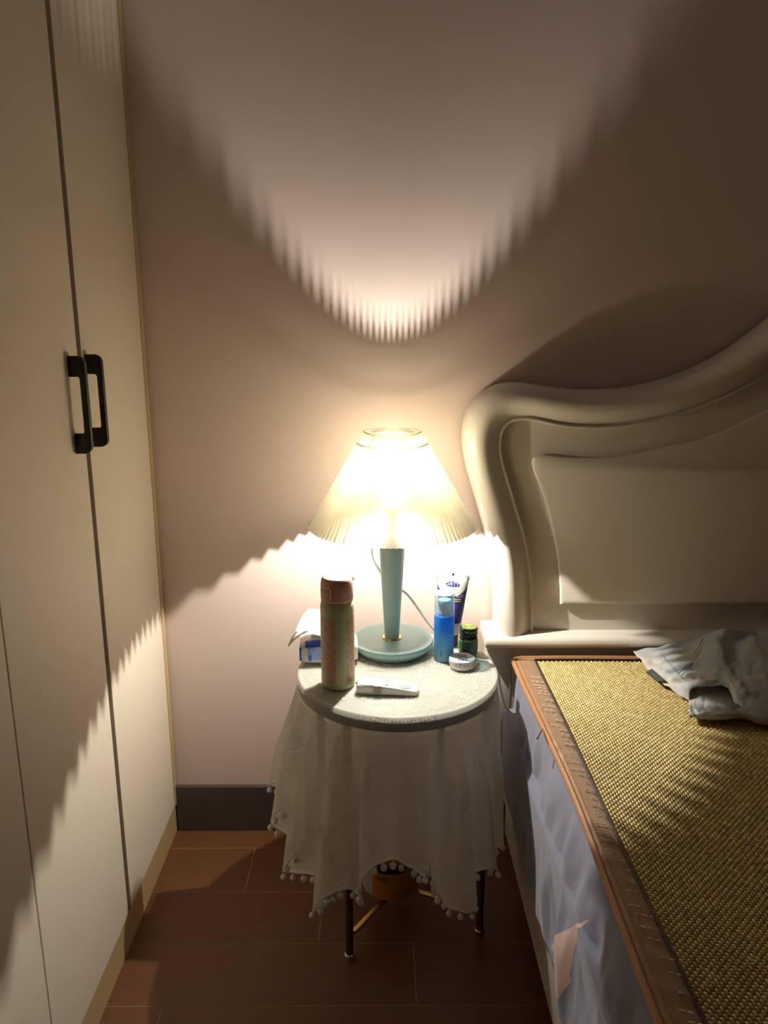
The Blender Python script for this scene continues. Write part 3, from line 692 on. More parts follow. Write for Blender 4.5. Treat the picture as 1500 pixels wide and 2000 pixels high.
for t_ in np.linspace(0, 1, NS+1)[1:]:
    s = L*t_; g = np.clip((s-.012)/.16, 0, 1); g = g*g*(3-2*g); g2 = np.clip((s-.024)/.28, 0, 1.2)
    rr = CR + flare*g2**.75 + ampk*foldv*g*(.55+.45*np.clip(s/.3, 0, 1.3)) + .0022*np.sin(th*61+s*8)*g
    ta = th + (tang*ampk*0.85*g)/CR*.45 + .004*np.sin(s*14+th*5)*g
    sk.append(np.stack([TC.x+rr*np.cos(ta), TC.y+rr*np.sin(ta), TZ-.0022-s*(1-.02*foldv*g)], 1)); FR.append(CR + s + .0)
P = np.array(ctop + rimrows + sk); FR = np.array(FR); ymax = WALL_Y - .016
over = P[:, :, 1] > ymax; P[:, :, 1] = np.where(over, ymax - .004*np.tanh((P[:, :, 1]-ymax)*20), P[:, :, 1])
xmax = np.where(P[:, :, 1] > 1.50, 0.2265, 0.2455); xmax = np.where(P[:, :, 1] > 1.56, .2245, xmax)
P[:, :, 0] = np.where((P[:, :, 0] > xmax-.012), xmax-.012 + .012*np.tanh(np.clip((P[:, :, 0]-xmax+.012)/.03, 0, 9)), P[:, :, 0])
# lace figure in the flat cloth plane
FX = FR*np.cos(th)[None, :]; FY = FR*np.sin(th)[None, :]
lace = np.zeros(FR.shape)
gx, gy = .0066, .0060                                            # rows of knots
ry = np.round(FY/gy); ox = (ry % 2)*gx/2; rx = np.round((FX-ox)/gx); jit = (vnoise(rx*3.1+70, ry*2.7+70, 41)-.5)*.0026; dkn = np.hypot(FX-ox-rx*gx-jit, (FY-ry*gy+jit*.6)*(1.0+.5*(vnoise(rx+9, ry+5, 17)-.3)))
net = vnoise(FX*22+50, FY*14+50, 12)
lace = np.where((FR < CR+.004), np.clip((.0023+.0012*(vnoise(rx*1.7+30, ry*1.3+30, 44)-.5)-dkn)/.0007, 0, 1)*np.clip((net-.42)*6, .0, 1), 0)
lace = np.maximum(lace, np.where(FR >= CR+.004, .35*np.clip((.0019-dkn)/.0008, 0, 1)*np.clip((vnoise(FX*9+20, FY*9+20, 31)-.55)*8, 0, 1), 0))
def stamp(cx_, cy_, a, la, wb):
    """pointed leaf at (cx,cy), direction a"""
    d = FX-cx_; e = FY-cy_
    m = (np.abs(d) < la*1.2) & (np.abs(e) < la*1.2)
    dx = d[m]*math.cos(a)+e[m]*math.sin(a); dy = -d[m]*math.sin(a)+e[m]*math.cos(a)
    w_ = wb*np.clip(1-(dx/la)**2, 0, 1); v = np.clip((w_-np.abs(dy))/.0009+.2, 0, 1)*(np.abs(dx) < la)
    lace[m] = np.maximum(lace[m], v)
def sprig(x, y, a, n, ln):
    for i in range(n):
        stamp(x, y, a, ln*.55, .0011)
        for sgn in (-1, 1): 
            b = a + sgn*(.75+random.random()*.3); l2 = ln*(.42+.2*random.random()); stamp(x+l2*math.cos(b), y+l2*math.sin(b), b, l2, l2*.34)
        a += (random.random()-.5)*.7; x += ln*math.cos(a); y += ln*math.sin(a)
    stamp(x, y, a, ln*.5, ln*.2)
random.seed(21)
for i in range(150):                                              # trailing sprigs on the skirt
    a = random.uniform(-PI, PI); r_ = random.uniform(.21, .54); sprig(r_*math.cos(a), r_*math.sin(a), a+random.uniform(-1.1, 1.1), random.randint(4, 8), random.uniform(.0075, .0115))
for i in range(120):                                              # and a looser ring on the top
    a = random.uniform(-PI, PI); r_ = random.uniform(.02, .18); sprig(r_*math.cos(a), r_*math.sin(a), random.uniform(-PI, PI), 3, .009)
hemd = (CR + L)[None, :] - FR
lace = np.maximum(lace, np.clip((.0045-np.abs(hemd-.004))/.0015, 0, 1)*(FR > CR+.02)); lace = np.maximum(lace, .8*np.clip((.0012-np.abs(hemd-.018))/.0008, 0, 1)*(FR > CR+.02))
alpha = np.where(FR < CR+.006, np.where(FR > CR-.010, .66+.34*lace, .38+.62*lace), np.where(FR < CR+.03, .66, .84)+.14*lace)
grid_mesh('lace_cloth', P, 'lace', tcl, wrap_u=True, attrs={'lace': alpha, 'backlit': np.where((FR > CR+.006) & (hemd > .022), lace, 0)})  # mask of skirt sprigs coloured darker, as if lit from behind
hem = P[-1]; dl = np.r_[0, np.cumsum(np.linalg.norm(np.diff(np.vstack([hem, hem[:1]]), axis=0), axis=1))]
MB().tube([tuple(p) for p in hem[::3]], .0011, 6, closed=True).build('hem_trim', 'pom', tcl)
pm = MB(); b = bmesh.new(); bmesh.ops.create_icosphere(b, subdivisions=3, radius=1)
for v in b.verts:
    k_ = 1 + .10*math.sin(v.co.x*17)*math.sin(v.co.y*15+1)*math.sin(v.co.z*16+2) + .05*(random.random()-.5); v.co = Vector((v.co.x*.0050*k_, v.co.y*.0050*k_, v.co.z*.0056*k_ - .0105))
pm.bm(b); pm.tube([(0, 0, .0005), (.0004, 0, -.003), (0, 0, -.007)], .0008, 6)
pom = pm.build('pompom', 'pom', None); pom_me = pom.data; bpy.data.objects.remove(pom)
s = .006; npom = 0
while s < dl[-1]-.01:
    i = int(np.searchsorted(dl, s)) % NTH; o = bpy.data.objects.new('pompom', pom_me); link(o, tcl)
    o.location = Vector(hem[i]) - wloc(tcl); o.rotation_euler = (random.uniform(-.25, .25), random.uniform(-.25, .25), random.uniform(0, 6)); k_ = random.uniform(1.0, 1.22); o.scale = (k_, k_, k_)
    s += .0215*random.uniform(.85, 1.15); npom += 1

CZ = TZ + .0021                                                   # things stand on this height
# ================================================================== TABLE LAMP
LBASE = onZ(769, 1246, CZ+.02); LP = Vector((LBASE.x-.004, 1.497, CZ))
lamp = thing('table_lamp', 'lit table lamp with white pleated shade and teal stem on the lace cloth', 'lamp', tuple(LP))
MB().lathe([(.070, 0), (.074, .001), (.080, .009), (.0845, .013), (.0858, .016), (.0860, .021), (.0850, .0235), (.082, .0245), (.02, .0245)], tuple(LP), 72).build('base', 'teal', lamp)
MB().lathe([(.0195, .0243), (.0205, .0255), (.0195, .0270), (.016, .0272)], tuple(LP), 40).build('collar_ring', 'gold', lamp)
SB_, ST_ = 0.822 - CZ, 1.014 - CZ
MB().lathe([(.0150, .0265), (.0153, .03), (.0185, .09), (.0225, .155), (.0252, .205), (.0262, .23), (.0262, .242), (.024, .246), (.012, .247)], tuple(LP), 48).build('stem', 'teal', lamp)
sk_ = MB().lathe([(.012, .2465), (.0125, .250), (.0125, .285), (.0145, .290), (.0145, .318), (.0135, .322), (.010, .323)], tuple(LP), 32).build('socket', 'white_plastic', lamp)
BZc = 0.934 - CZ
bu = MB().lathe([(.0095, .3235), (.010, .335), (.015, .345), (.0205, .357), (.023, .370), (.0215, .384), (.016, .396), (.008, .403), (.001, .4045)], tuple(LP), 32).build('bulb', 'bulb', lamp)
MB().lathe([(.0004, BZc-.0075), (.0016, BZc-.007), (.0016, BZc+.007), (.0004, BZc+.0075)], tuple(LP), 12).build('filament', 'filament', bu)
NP = 92; shv = []; shf = []; NR = 14
for i in range(NR+1):
    t_ = i/NR; rr = 0.1655 + (0.0515-0.1655)*t_; am = .0046; z = SB_ + (ST_-SB_)*t_
    for k in range(2*NP):
        a = 2*PI*(k + .12*math.sin(k*1.7))/(2*NP); r2 = rr + (am if k % 2 else -am)
        zz = z + ((.0012 if k % 2 else -.0004) if i == 0 else 0)
        shv.append(LP + Vector((r2*math.cos(a), r2*math.sin(a), zz)))
for i in range(NR):
    for k in range(2*NP):
        k2 = (k+1) % (2*NP); shf.append([i*2*NP+k, (i+1)*2*NP+k, (i+1)*2*NP+k2, i*2*NP+k2])
sho = MB().add(shv, shf).build('shade', 'shade', lamp, False)
cnv = np.zeros((len(shv), 3), np.float32); dr_, dz_ = 0.114, ST_-SB_; nn_ = math.hypot(dr_, dz_)      # mean surface direction of the cone
for i_, p in enumerate(shv):
    q_ = (p - LP); h_ = math.hypot(q_.x, q_.y); cnv[i_] = (-q_.x/h_*dz_/nn_, -q_.y/h_*dz_/nn_, -dr_/nn_)
ca = sho.data.attributes.new('cone', 'FLOAT_VECTOR', 'POINT'); ca.data.foreach_set('vector', cnv.ravel())
fm = MB(); rz = ST_-.030; rrg = 0.1655+(0.0515-0.1655)*((rz-SB_)/(ST_-SB_))-.0075
fm.tube([LP+Vector((rrg*math.cos(a), rrg*math.sin(a), rz)) for a in np.linspace(0, 2*PI, 48, endpoint=False)], .0013, 6, closed=True)
rz2 = ST_-.010; r2g = 0.1655+(0.0515-0.1655)*((rz2-SB_)/(ST_-SB_))-.0075
fm.tube([LP+Vector((r2g*math.cos(a), r2g*math.sin(a), rz2)) for a in np.linspace(0, 2*PI, 48, endpoint=False)], .0010, 6, closed=True)
for a in (R(-75), R(-130)):
    c_, s_ = math.cos(a), math.sin(a)
    fm.tube([LP+Vector((r2g*c_, r2g*s_, rz2)), LP+Vector((rrg*c_, rrg*s_, rz)), LP+Vector((rrg*.96*c_, rrg*.96*s_, rz-.012))], .0011, 6)
fm.build('shade_frame', 'white_plastic', sho)
# white flex: down behind the stem, across the cloth behind the bottles, over the edge to its plug
PLUG = onY(987, 1466, 1.545)
cp = [LP+Vector((-.030, .022, .285)), onY(727, 1072, 1.53), onY(738, 1108, 1.535), onY(762, 1140, 1.54), onY(792, 1158, 1.54), onY(815, 1186, 1.535), onY(838, 1218, 1.53)]
cp += [onZ(868, 1252, CZ+.003), onZ(900, 1280, CZ+.0025), onZ(930, 1288, CZ+.003), onZ(950, 1291, CZ+.0035)]
ed = onZ(962, 1298, CZ+.003); cp += [ed, onY(973, 1318, 1.462), onY(979, 1350, 1.478), onY(989, 1384, 1.510), onY(1004, 1412, 1.530), onY(1010, 1436, 1.538), onY(1006, 1453, 1.542), onY(996, 1461, 1.545)]
cd = catmull(cp, 160); MB().tube([tuple(p) for p in cd], .0026, 8).build('cord', 'white_plastic', lamp)
pmx = Matrix.Translation(PLUG) @ Matrix.Rotation(R(-38), 4, 'Y')
pg = MB().box((-.013, -.009, -.008), (.011, .009, .008), .0035, mat=pmx).build('plug', 'plug', lamp)
for s_ in (-.005, .005): MB().box((-.026, s_-.0008, -.0022), (-.013, s_+.0008, .0022), .0003, mat=pmx).build('plug_pin', 'steel', pg)

# ================================================================== THINGS ON THE CLOTH
def base_at(px, py_front, r): 
    p = onZ(px, py_front, CZ); return Vector((p.x*(p.y+r)/p.y, p.y+r, CZ))
# thermos
B = base_at(661, 1350, .0315)
bt = thing('thermos_bottle', 'pale green thermos bottle with pink lid and slanted pink script print', 'bottle', tuple(B))
MB().lathe([(.0285, 0), (.0300, .0008), (.0312, .003), (.0315, .008), (.0315, .150), (.0312, .158), (.0298, .165), (.0285, .168), (.02, .168)], tuple(B), 64).build('body', 'bottle', bt)
lid = MB().lathe([(.0288, .1685), (.0296, .1695), (.0302, .175), (.0302, .1885), (.0296, .1892), (.0296, .1898), (.0302, .1905), (.0298, .200), (.0285, .207), (.0262, .2115), (.0235, .2128), (.01, .2131)], tuple(B), 56).build('lid', 'pink_lid', bt)
va = R(-125); vd = Vector((math.cos(va), math.sin(va), 0)); vt = Vector((-vd.y, vd.x, 0))
def radial(pt): return B + vd*pt[0] + vt*pt[1] + Vector((0, 0, pt[2]))
bm_ = Matrix.Translation(B) @ Matrix.Rotation(va, 4, 'Z')
MB().box((.0265, -.0085, .176), (.0325, .0085, .196), .0022, mat=bm_).build('latch_button', 'pink_lid', lid)
MB().tube([radial((.0320, -.0105, .196)), radial((.0335, -.0100, .199)), radial((.0335, .0100, .199)), radial((.0320, .0105, .196)), radial((.0318, .0105, .184)), radial((.0318, .0090, .178))], .0013, 8).build('latch_ring', 'white_plastic', lid)
MB().box((-.032, -.006, .200), (-.022, .006, .2085), .002, mat=Matrix.Translation(B) @ Matrix.Rotation(R(-155), 4, 'Z')).build('hinge', 'pink_lid', lid)

# tissue pack
TP = onZ(640, 1300, CZ); TP = Vector((TP.x, TP.y+.038, CZ))
tp = thing('tissue_pack', 'blue and white pack of tissues with a pulled tissue behind the thermos', 'tissue pack', tuple(TP))
rotT = Matrix.Translation(TP) @ Matrix.Rotation(R(4), 4, 'Z')
def pack_pt(u, v, hw=.058, hd=.036, H=.046):
    # superellipse-like pillow cross-section, pinched to the ends
    s_ = abs(u); pin = 1 - .30*s_**6; a = v*2*PI; c_, q_ = math.cos(a), math.sin(a); e = .45
    y_ = math.copysign(abs(c_)**e, c_)*hd*(1-.06*s_**4); z_ = math.copysign(abs(q_)**e, q_)*H/2*pin + H/2
    z_ += .0005*math.sin(u*9+v*12); y_ += .0008*math.sin(u*11+v*9)
    return (u*hw, y_, max(.0005, z_))
us = np.linspace(-1, 1, 33); vs_ = np.linspace(0, 1, 48, endpoint=False)
def pack_patch(name, mat_, ulo, uhi, vlo, vhi, off, parent, nu=24, nv=24):
    g = np.array([[list(rotT @ (Vector(pack_pt(u, v)) + Vector((0, (off if math.cos(v*2*PI) > 0.2 else -off if math.cos(v*2*PI) < -.2 else 0), off if math.sin(v*2*PI) > .2 else 0)))) for u in np.linspace(ulo, uhi, nu)] for v in np.linspace(vlo, vhi, nv)])
    return grid_mesh(name, g, mat_, parent)
pk = MB(); vsP = [rotT @ Vector(pack_pt(u, v)) for u in us for v in vs_]
pk.add(vsP, [[i*48+k, (i+1)*48+k, (i+1)*48+(k+1) % 48, i*48+(k+1) % 48] for i in range(32) for k in range(48)] + [list(range(48)), [32*48+k for k in range(48)][::-1]])
bodyP = pk.build('pack', 'film_white', tp)
pack_patch('pale_panel', 'film_pale', -.72, .8, .44, .535, .0007, bodyP)             # front face panel
pack_patch('blue_flap', 'film_blue', -.80, .8, .28, .435, .0008, bodyP)
pack_patch('blue_flap', 'film_blue', -1.0, -.93, .40, .60, .0006, bodyP, 6, 24)
tf = MB().box((-.0385, -.0395, .011), (-.0345, -.0378, .021), .0003, mat=rotT).build('printed_mark', 'film_blue', bodyP)
# pulled tissue: a sheet rising from the slot and flopping to the left
def quad_sheet(TL, TR_, BL, BR, n1, n2, wob):
    g = np.zeros((n1, n2, 3))
    for i, v in enumerate(np.linspace(0, 1, n1)):
        for j, u in enumerate(np.linspace(0, 1, n2)):
            p = (TL*(1-u)+TR_*u)*(1-v) + (BL*(1-u)+BR*u)*v
            g[i, j] = p + Vector((0, wob*math.sin(u*7+v*2)-wob*.8*math.sin(v*PI), wob*.7*math.sin(u*5+1)*v + wob*1.6*math.sin(v*PI)))
    return g
G = quad_sheet(onY(601, 1190, TP.y+.012), onY(690, 1194, TP.y+.012), onY(576, 1236, TP.y-.030), onY(690, 1246, TP.y-.030), 30, 40, .003)
t1 = grid_mesh('tissue_sheet', G, 'tissue', tp)
G2 = quad_sheet(onY(601, 1190, TP.y+.012), onY(690, 1194, TP.y+.012), rotT @ Vector((-.034, .014, .044)), rotT @ Vector((.036, .014, .044)), 20, 30, .002)
grid_mesh('tissue_sheet', G2, 'tissue', tp)
G3 = quad_sheet(onY(577, 1235, TP.y-.030), onY(604, 1231, TP.y-.028), onY(562, 1263, TP.y-.034), onY(565, 1261, TP.y-.034), 14, 14, .002)
grid_mesh('tissue_corner', G3, 'tissue', t1)

# remote control
RC = onZ(757, 1349, CZ)
rm = thing('white_remote', 'small white handheld remote with round dial on the lace cloth', 'remote', tuple(RC))
rr_ = Matrix.Translation(RC) @ Matrix.Rotation(R(-5), 4, 'Z')
def remote_top(x):  # height of the top face along the length
    t_ = (x+.057)/.114; return .0165 if t_ < .42 else .0165 - .0085*((t_-.42)/.58)**1.25
outl = []
hl, hw, rad = .057, .0185, .009
for (cx_, cy_, a0) in ((hl-rad, hw-rad, 0), (-hl+rad, hw-rad, PI/2), (-hl+rad, -hw+rad, PI), (hl-rad, -hw+rad, 1.5*PI)):
    for i in range(8): a = a0 + PI/2*i/7; outl.append((cx_+rad*math.cos(a), cy_+rad*math.sin(a)))
o2 = []
for i in range(len(outl)):                                       # subdivide long edges so the top can curve
    a, b_ = Vector(outl[i]), Vector(outl[(i+1) % len(outl)]); n_ = max(1, int((b_-a).length/.006))
    for k in range(n_): q_ = a.lerp(b_, k/n_); o2.append((q_.x, q_.y))
lev = [(.965, 0, .0), (1.0, 0, .002), (1.0, 1, -.0022), (.985, 1, -.0006), (.955, 1, 0)]
vsR = []
for (sc, topf, dz) in lev:
    for (a, b_) in o2:
        zt = remote_top(a); z = (zt if topf else 0) + dz; vsR.append(rr_ @ Vector((a - math.copysign((1-sc)*.045, a), b_*(1-(1-sc)*2.2), z)))
n_ = len(o2); fsR = [[l*n_+k, l*n_+(k+1) % n_, (l+1)*n_+(k+1) % n_, (l+1)*n_+k] for l in range(4) for k in range(n_)]
fsR.append(list(range(n_))[::-1])
# top cap strips: pair points mirrored in y
topi = {i: 4*n_+i for i in range(n_)}
rb = MB().add(vsR, fsR)
xs_ = np.linspace(-.0545, .0545, 34); capv = []
for x in xs_:
    ex = max(0, abs(x)-(hl-rad-.002)); wv = (hw-.0018) - (rad - math.sqrt(max(0, rad*rad-min(rad, ex)**2)))
    for f_ in (-1, -.5, 0, .5, 1): capv.append(rr_ @ Vector((x, f_*wv, remote_top(x)-.0001+.0004*(1-f_*f_))))
rb.add(capv, [[i*5+k, (i+1)*5+k, (i+1)*5+k+1, i*5+k+1] for i in range(33) for k in range(4)])
rbo = rb.build('casing', 'white_plastic', rm, True, angle=50)
MB().box((-.0535, -.0150, .0162), (-.0100, .0150, .0176), .0006, mat=rr_).build('cover_plate', 'white_gloss', rm)
MB().box((-.018, .0135, .0174), (-.008, .0146, .0181), .0002, mat=rr_).build('slot', 'grey_plastic', rm)
for (bx_, by_, sx, sy) in ((-.0005, .0085, .0030, .0042), (-.0005, -.0055, .0030, .0060)):
    MB().box((bx_-sx, by_-sy, .0150), (bx_+sx, by_+sy, .0182), .0012, mat=rr_).build('button', 'white_gloss', rm)
tilt = Matrix.Translation((.030, .0, remote_top(.030)+.0002)) @ Matrix.Rotation(R(7.5), 4, 'Y')
dl_ = MB().lathe([(.0140, -.001), (.0140, .0007), (.0132, .0014), (.0118, .0006), (.0085, .0006), (.0080, .0016), (.0068, .0018), (.0055, .0008), (.0040, .0008), (.0036, .0020), (.0015, .0022)], (0, 0, 0), 40, mat=rr_ @ tilt).build('dial', 'white_gloss', rm)
MB().box((-.024, -.0196, .004), (-.010, -.0150, .0178), .0008, mat=rr_).build('clip', 'grey_plastic', rm)
MB().box((-.0095, -.0194, .003), (-.0035, -.0165, .0135), .0012, mat=rr_).build('clip_tab', 'white_plastic', rm)
MB().tube([rr_ @ Vector(p) for p in ((-.0560, .004, .0166), (-.0556, -.006, .0166), (-.051, -.0142, .0166), (-.044, -.0166, .0166), (-.024, -.0170, .0166))], .0006, 6).build('groove_line', 'grey_plastic', rm)
MB().box((-.0580, -.0075, .0130), (-.0545, -.0035, .0172), .0006, mat=rr_).build('strap_eye', 'dark', rm)

# blue frosted spray bottle
B = base_at(866, 1294, .0203)
sb = thing('spray_bottle', 'slim frosted blue spray bottle with clear cap', 'bottle', tuple(B))
MB().lathe([(.0185, 0), (.0197, .001), (.0203, .004), (.0203, .0930), (.0198, .0948), (.0185, .0955), (.012, .0957)], tuple(B), 48).build('body', 'spray', sb)
MB().lathe([(.0110, .0958), (.0128, .0960), (.0132, .1005), (.0122, .102), (.0122, .114), (.0136, .1155), (.0136, .124), (.0125, .1265), (.004, .127)], tuple(B), 40).build('nozzle', 'nozzle', sb)
MB().tube([B+Vector((.0186*math.cos(a), .0186*math.sin(a), .1400)) for a in np.linspace(0, 2*PI, 48, endpoint=False)], .0011, 6, closed=True).build('cap_rim', 'white_gloss', sb)
cap = MB().lathe([(.0203, .0962), (.0203, .136), (.0198, .1395), (.0182, .1415), (.0165, .1420), (.0145, .1412), (.001, .1405)], tuple(B), 48, cap0=False).build('clear_cap', 'clear', sb)
mk = MB()
for k in range(5):
    a = R(-108) + .02*math.sin(k*2.1); z = .014 + k*.0022
    for q_ in (-1, 1):
        a2_ = a + q_*.07*(1-.3*(k % 2)); mk.tube([B+Vector((.0206*math.cos(a), .0206*math.sin(a), z)), B+Vector((.0206*math.cos(a2_), .0206*math.sin(a2_), z+.0012*q_))], .0004, 5)
mk.build('printed_mark', 'black_ink', sb)

# cream tube standing on its cap
B = onZ(878, 1262, CZ); B = Vector((B.x, B.y+.012, CZ))
tu = thing('hand_cream_tube', 'violet blue and white cream tube standing on its cap behind the spray bottle', 'tube', tuple(B))
tiltT = Matrix.Translation(B) @ Matrix.Rotation(R(2.0), 4, 'Y') @ Matrix.Rotation(R(-10), 4, 'Z')
capr = .0185
MB().lathe([(capr-.001, 0), (capr, .001), (capr, .026), (capr-.001, .027), (.01, .027)], (0, 0, 0), 40, mat=Matrix.Translation(B) @ Matrix.Rotation(R(2), 4, 'Y')).build('cap', 'navy', tu)
TH = .128
def tube_pt(a, t_):
    ax_ = .0205 + (.0335-.0205)*t_**.9; by_ = .0200*(1-t_**1.5) + .0009
    return (ax_*math.cos(a), by_*math.sin(a), .027 + TH*t_)
def tube_grid(name, mat_, t0, t1, a0, a1, off, parent, nu=48, nv=24, tfun=None, wrap=False):
    g = np.zeros((nv, nu, 3))
    for j in range(nu):
        a = a0 + (a1-a0)*j/(nu if wrap else nu-1)
        for i in range(nv):
            ta, tb_ = (t0, t1) if tfun is None else tfun(a)
            t_ = ta + (tb_-ta)*i/(nv-1); p = Vector(tube_pt(a, t_)); nrm_ = Vector((math.cos(a)*.6, math.sin(a), 0)).normalized()
            g[i, j] = tiltT @ (p + nrm_*off)
    return grid_mesh(name, g, mat_, parent, wrap_u=wrap)
tbod = tube_grid('tube_body', 'tube_blue', 0, 1, 0, 2*PI, 0, tu, 64, 40, wrap=True)
MB().lathe([(.010, .0265), (.0205, .0272), (.0207, .029)], (0, 0, 0), 40, mat=tiltT).build('shoulder', 'tube_white', tu)
tube_grid('white_foot', 'tube_white', .0, .20, 0, 2*PI, .0003, tbod, 64, 8, wrap=True)
# white upper field with a sagging lower edge, front side (a from -180 to 0)
def wfield(a): return (.885 - .235*max(0, math.sin(-a))**.9*1.0 if a < 0 else .85, 1.0)
tube_grid('white_top', 'tube_white', 0, 1, -PI, 0, .0005, tbod, 60, 20, wfield)
tube_grid('white_top', 'tube_white', .7, 1, 0, PI, .0005, tbod, 40, 10)
# crimp and eye mark
MB().box((-.0345, -.0013, .027+TH-.010), (.0345, .0013, .027+TH+.004), .0004, mat=tiltT).build('crimp', 'tube_white', tu)
MB().box((-.0018, -.0020, .027+TH-.005), (.0018, -.0012, .027+TH+.003), .0001, mat=tiltT).build('eye_mark', 'black_ink', tu)
def on_tube(vs, fs, z0, xs=1.0, off=.0011, bow=0.0, x0=0.0, name='lettering', mat_='white_ink', parent=None):
    out = []
    for p in vs:
        x = p.x*xs + x0; z = z0 + p.y + bow*(1-(x/.014)**2); t_ = (z-.027)/TH
        ax_ = .0205 + .013*max(0, min(1, t_))**.9; c = max(-1, min(1, x/ax_)); a = -math.acos(c); q_ = Vector(tube_pt(a, max(0, min(1, t_)))); nrm_ = Vector((math.cos(a)*.6, math.sin(a), 0)).normalized()
        out.append(tiltT @ (Vector((q_.x, q_.y, z)) + nrm_*off))
    return MB().add(out, fs).build(name, mat_, parent or tbod, False)
ev = [Vector((.0150*math.cos(a), .0060*math.sin(a), 0)) for a in np.linspace(0, 2*PI, 32, endpoint=False)]
ovv = []; ovf = []
for i in range(24):
    x = -.0145 + .029*i/23; hgt = .0062*math.sqrt(max(0, 1-(x/.0147)**2)); ovv += [Vector((x, -hgt*.55, 0)), Vector((x, hgt, 0))]
ovf = [[2*i, 2*i+2, 2*i+3, 2*i+1] for i in range(23)]
on_tube(ovv, ovf, .1345, off=.0010, name='logo_oval', mat_='tube_blue')
v_, f_ = text_polys('DIRTY', .0095); on_tube(v_, f_, .1345, 1.0, .0016, .0012, name='logo_lettering', mat_='white_ink')
v_, f_ = text_polys('HANDS', .0095); on_tube(v_, f_, .1120, 1.0, .0012, 0, .008, name='title_lettering', mat_='white_ink')
for zz in (.1050, .1005):
    bar = []; fb = []
    for i in range(16): x = -.006 + .026*i/15; bar += [Vector((x, -.0011, 0)), Vector((x, .0011+.0003*(i % 2), 0))]
    on_tube(bar, [[2*i, 2*i+2, 2*i+3, 2*i+1] for i in range(15)], zz, off=.0010, name='yellow_line', mat_='yellow_ink')
for k in range(9):
    zz = .0945 - k*.0037; bar = []; fb = []
    for i in range(14): 
        x = -.008 + .027*i/14; wl = .0011; bar += [Vector((x, -.0005, 0)), Vector((x+wl, -.0005, 0)), Vector((x+wl, .0006, 0)), Vector((x, .0006, 0))]; fb.append([4*i, 4*i+1, 4*i+2, 4*i+3])
    on_tube(bar, fb, zz, off=.0010, name='small_print', mat_='lilac_ink')

# green balm jar
B = base_at(914, 1284, .0190)
gj = thing('balm_jar', 'small dark green glass balm jar with gold-green lid', 'jar', tuple(B))
MB().lathe([(.016, 0), (.0182, .001), (.0190, .004), (.0190, .036), (.0184, .040), (.0165, .0425), (.0165, .044)], tuple(B), 40).build('glass_body', 'green_glass', gj)
ld = MB().lathe([(.0178, .0440), (.0186, .0448), (.0186, .0475), (.0178, .0485), (.0184, .0495), (.0188, .0510), (.0188, .0570), (.0180, .0590), (.0165, .0598), (.005, .0598)], tuple(B), 40).build('lid', 'green_glass', gj)
MB().lathe([(.0150, .0597), (.0150, .0602), (.002, .0602)], tuple(B), 40).build('lid_disc', 'gold_lid', ld)
em = MB()
for k in range(7):
    a = k/7*2*PI; em.tube([B+Vector((.004*math.cos(a), .004*math.sin(a), .0604)), B+Vector((.011*math.cos(a+.4), .009*math.sin(a+.4), .0604))], .0009, 5)
em.build('lid_emblem', 'pale_gold', ld)
lb = MB(); lb.lathe([(.0192, .005), (.0193, .0055), (.0193, .0325), (.0192, .033)], tuple(B), 48, False, False); lbo = lb.build('label_band', 'green_label', gj)
def on_cyl(c, r, vs, fs, a0, z0, name, mat_, parent):
    return MB().add([c + Vector((r*math.cos(a0+p.x/r), r*math.sin(a0+p.x/r), z0+p.y)) for p in vs], fs).build(name, mat_, parent, False)
for zz in (.0335, .0045): 
    MB().tube([B+Vector((.0193*math.cos(a), .0193*math.sin(a), zz)) for a in np.linspace(0, 2*PI, 48, endpoint=False)], .0005, 6, closed=True).build('label_edge', 'pale_gold', gj)
sq = []; sf = []
for i in range(8): 
    x = -.012+.003*i; sq += [Vector((x, -.0013, 0)), Vector((x+.0022, -.0013, 0)), Vector((x+.0018, .0013, 0)), Vector((x+.0003, .0013, 0))]; sf.append([4*i, 4*i+1, 4*i+2, 4*i+3])
on_cyl(B, .0195, sq, sf, R(-95), .0285, 'label_marks', 'black_ink', lbo)
ringv = [Vector((.0050*math.cos(a), .0050*math.sin(a), 0)) for a in np.linspace(0, 2*PI, 24, endpoint=False)] + [Vector((.0040*math.cos(a), .0040*math.sin(a), 0)) for a in np.linspace(0, 2*PI, 24, endpoint=False)]
on_cyl(B, .0195, ringv, [[i, (i+1) % 24, 24+(i+1) % 24, 24+i] for i in range(24)], R(-108), .0140, 'label_ring', 'pale_gold', lbo)
disc = [Vector((.0032*math.cos(a), .0032*math.sin(a), 0)) for a in np.linspace(0, 2*PI, 16, endpoint=False)]
on_cyl(B, .0195, disc, [list(range(16))], R(-108), .0140, 'label_dot', 'black_ink', lbo)
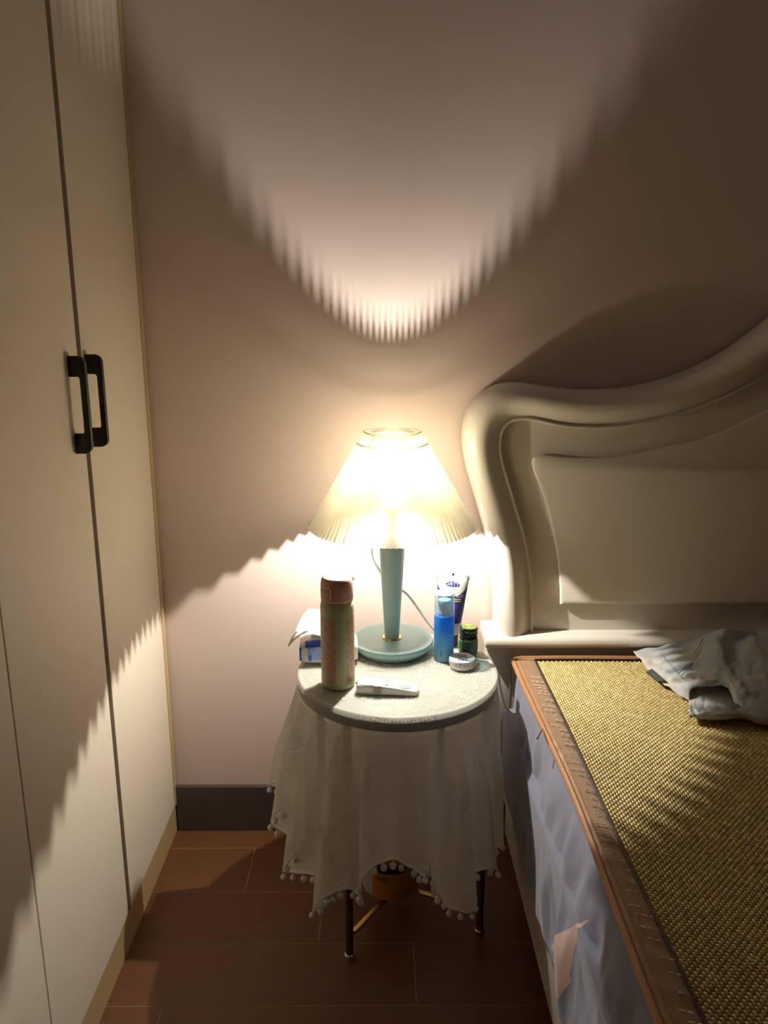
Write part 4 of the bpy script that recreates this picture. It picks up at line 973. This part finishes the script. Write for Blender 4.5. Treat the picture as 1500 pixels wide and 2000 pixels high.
tri = [Vector((0, .008, 0)), Vector((-.003, -.007, 0)), Vector((.0045, -.007, 0)), Vector((.002, .002, 0))]
on_cyl(B, .0195, tri, [[0, 1, 2, 3]], R(-78), .0150, 'label_leaf', plain('leaf_ink', (.10, .36, .18), .5), lbo)

# white round tin
B = base_at(902, 1312, .0255)
tn = thing('round_tin', 'small round white tin with red lettering at the table edge', 'tin', tuple(B))
MB().lathe([(.0215, 0), (.0238, .0008), (.0245, .0025), (.0245, .0085)], tuple(B), 48).build('tin_base', 'white_gloss', tn)
tl = MB().lathe([(.0252, .0080), (.0257, .0085), (.0257, .0168), (.0250, .0182), (.0236, .0186), (.0228, .0180), (.004, .0180)], tuple(B), 48).build('tin_lid', 'tin_print', tn)
MB().tube([B+Vector((.0256*math.cos(a), .0256*math.sin(a), .0083)) for a in np.linspace(0, 2*PI, 48, endpoint=False)], .0005, 6, closed=True).build('rim_line', 'grey_plastic', tl)
random.seed(4)
def scribble(y0, x0, x1, hgt, mat_, nm):
    q_ = []; x = x0; k = 0
    while x < x1: q_.append(B+Vector((x, y0+random.uniform(-hgt, hgt), .0183))); x += .0011; k += 1
    MB().tube(q_, .00045, 5).build(nm, mat_, tl)
scribble(.0125, -.010, .012, .0022, 'red_ink', 'red_lettering'); scribble(.0065, -.008, .010, .0022, 'red_ink', 'red_lettering'); scribble(.0035, -.004, .012, .0016, 'red_ink', 'red_lettering')
for (cx_, rr2) in ((-.006, .0032), (.001, .0030), (.0075, .0026)):
    MB().tube([B+Vector((cx_+rr2*math.cos(a), -.0060+rr2*1.0*math.sin(a), .0183)) for a in np.linspace(0, 2*PI*.8, 14)], .00055, 5).build('black_lettering', 'black_ink', tl)
scribble(-.0135, -.010, .010, .0010, 'black_ink', 'small_print')
for k in range(9):
    a = R(-165 + k*19); m_ = 'red_ink' if k in (1, 2, 5) else 'black_ink'; q_ = [B+Vector((.0259*math.cos(a+d*.05), .0259*math.sin(a+d*.05), .0125+random.uniform(-.0025, .0025))) for d in range(4)]
    MB().tube(q_, .0005, 5).build('side_lettering', m_, tl)
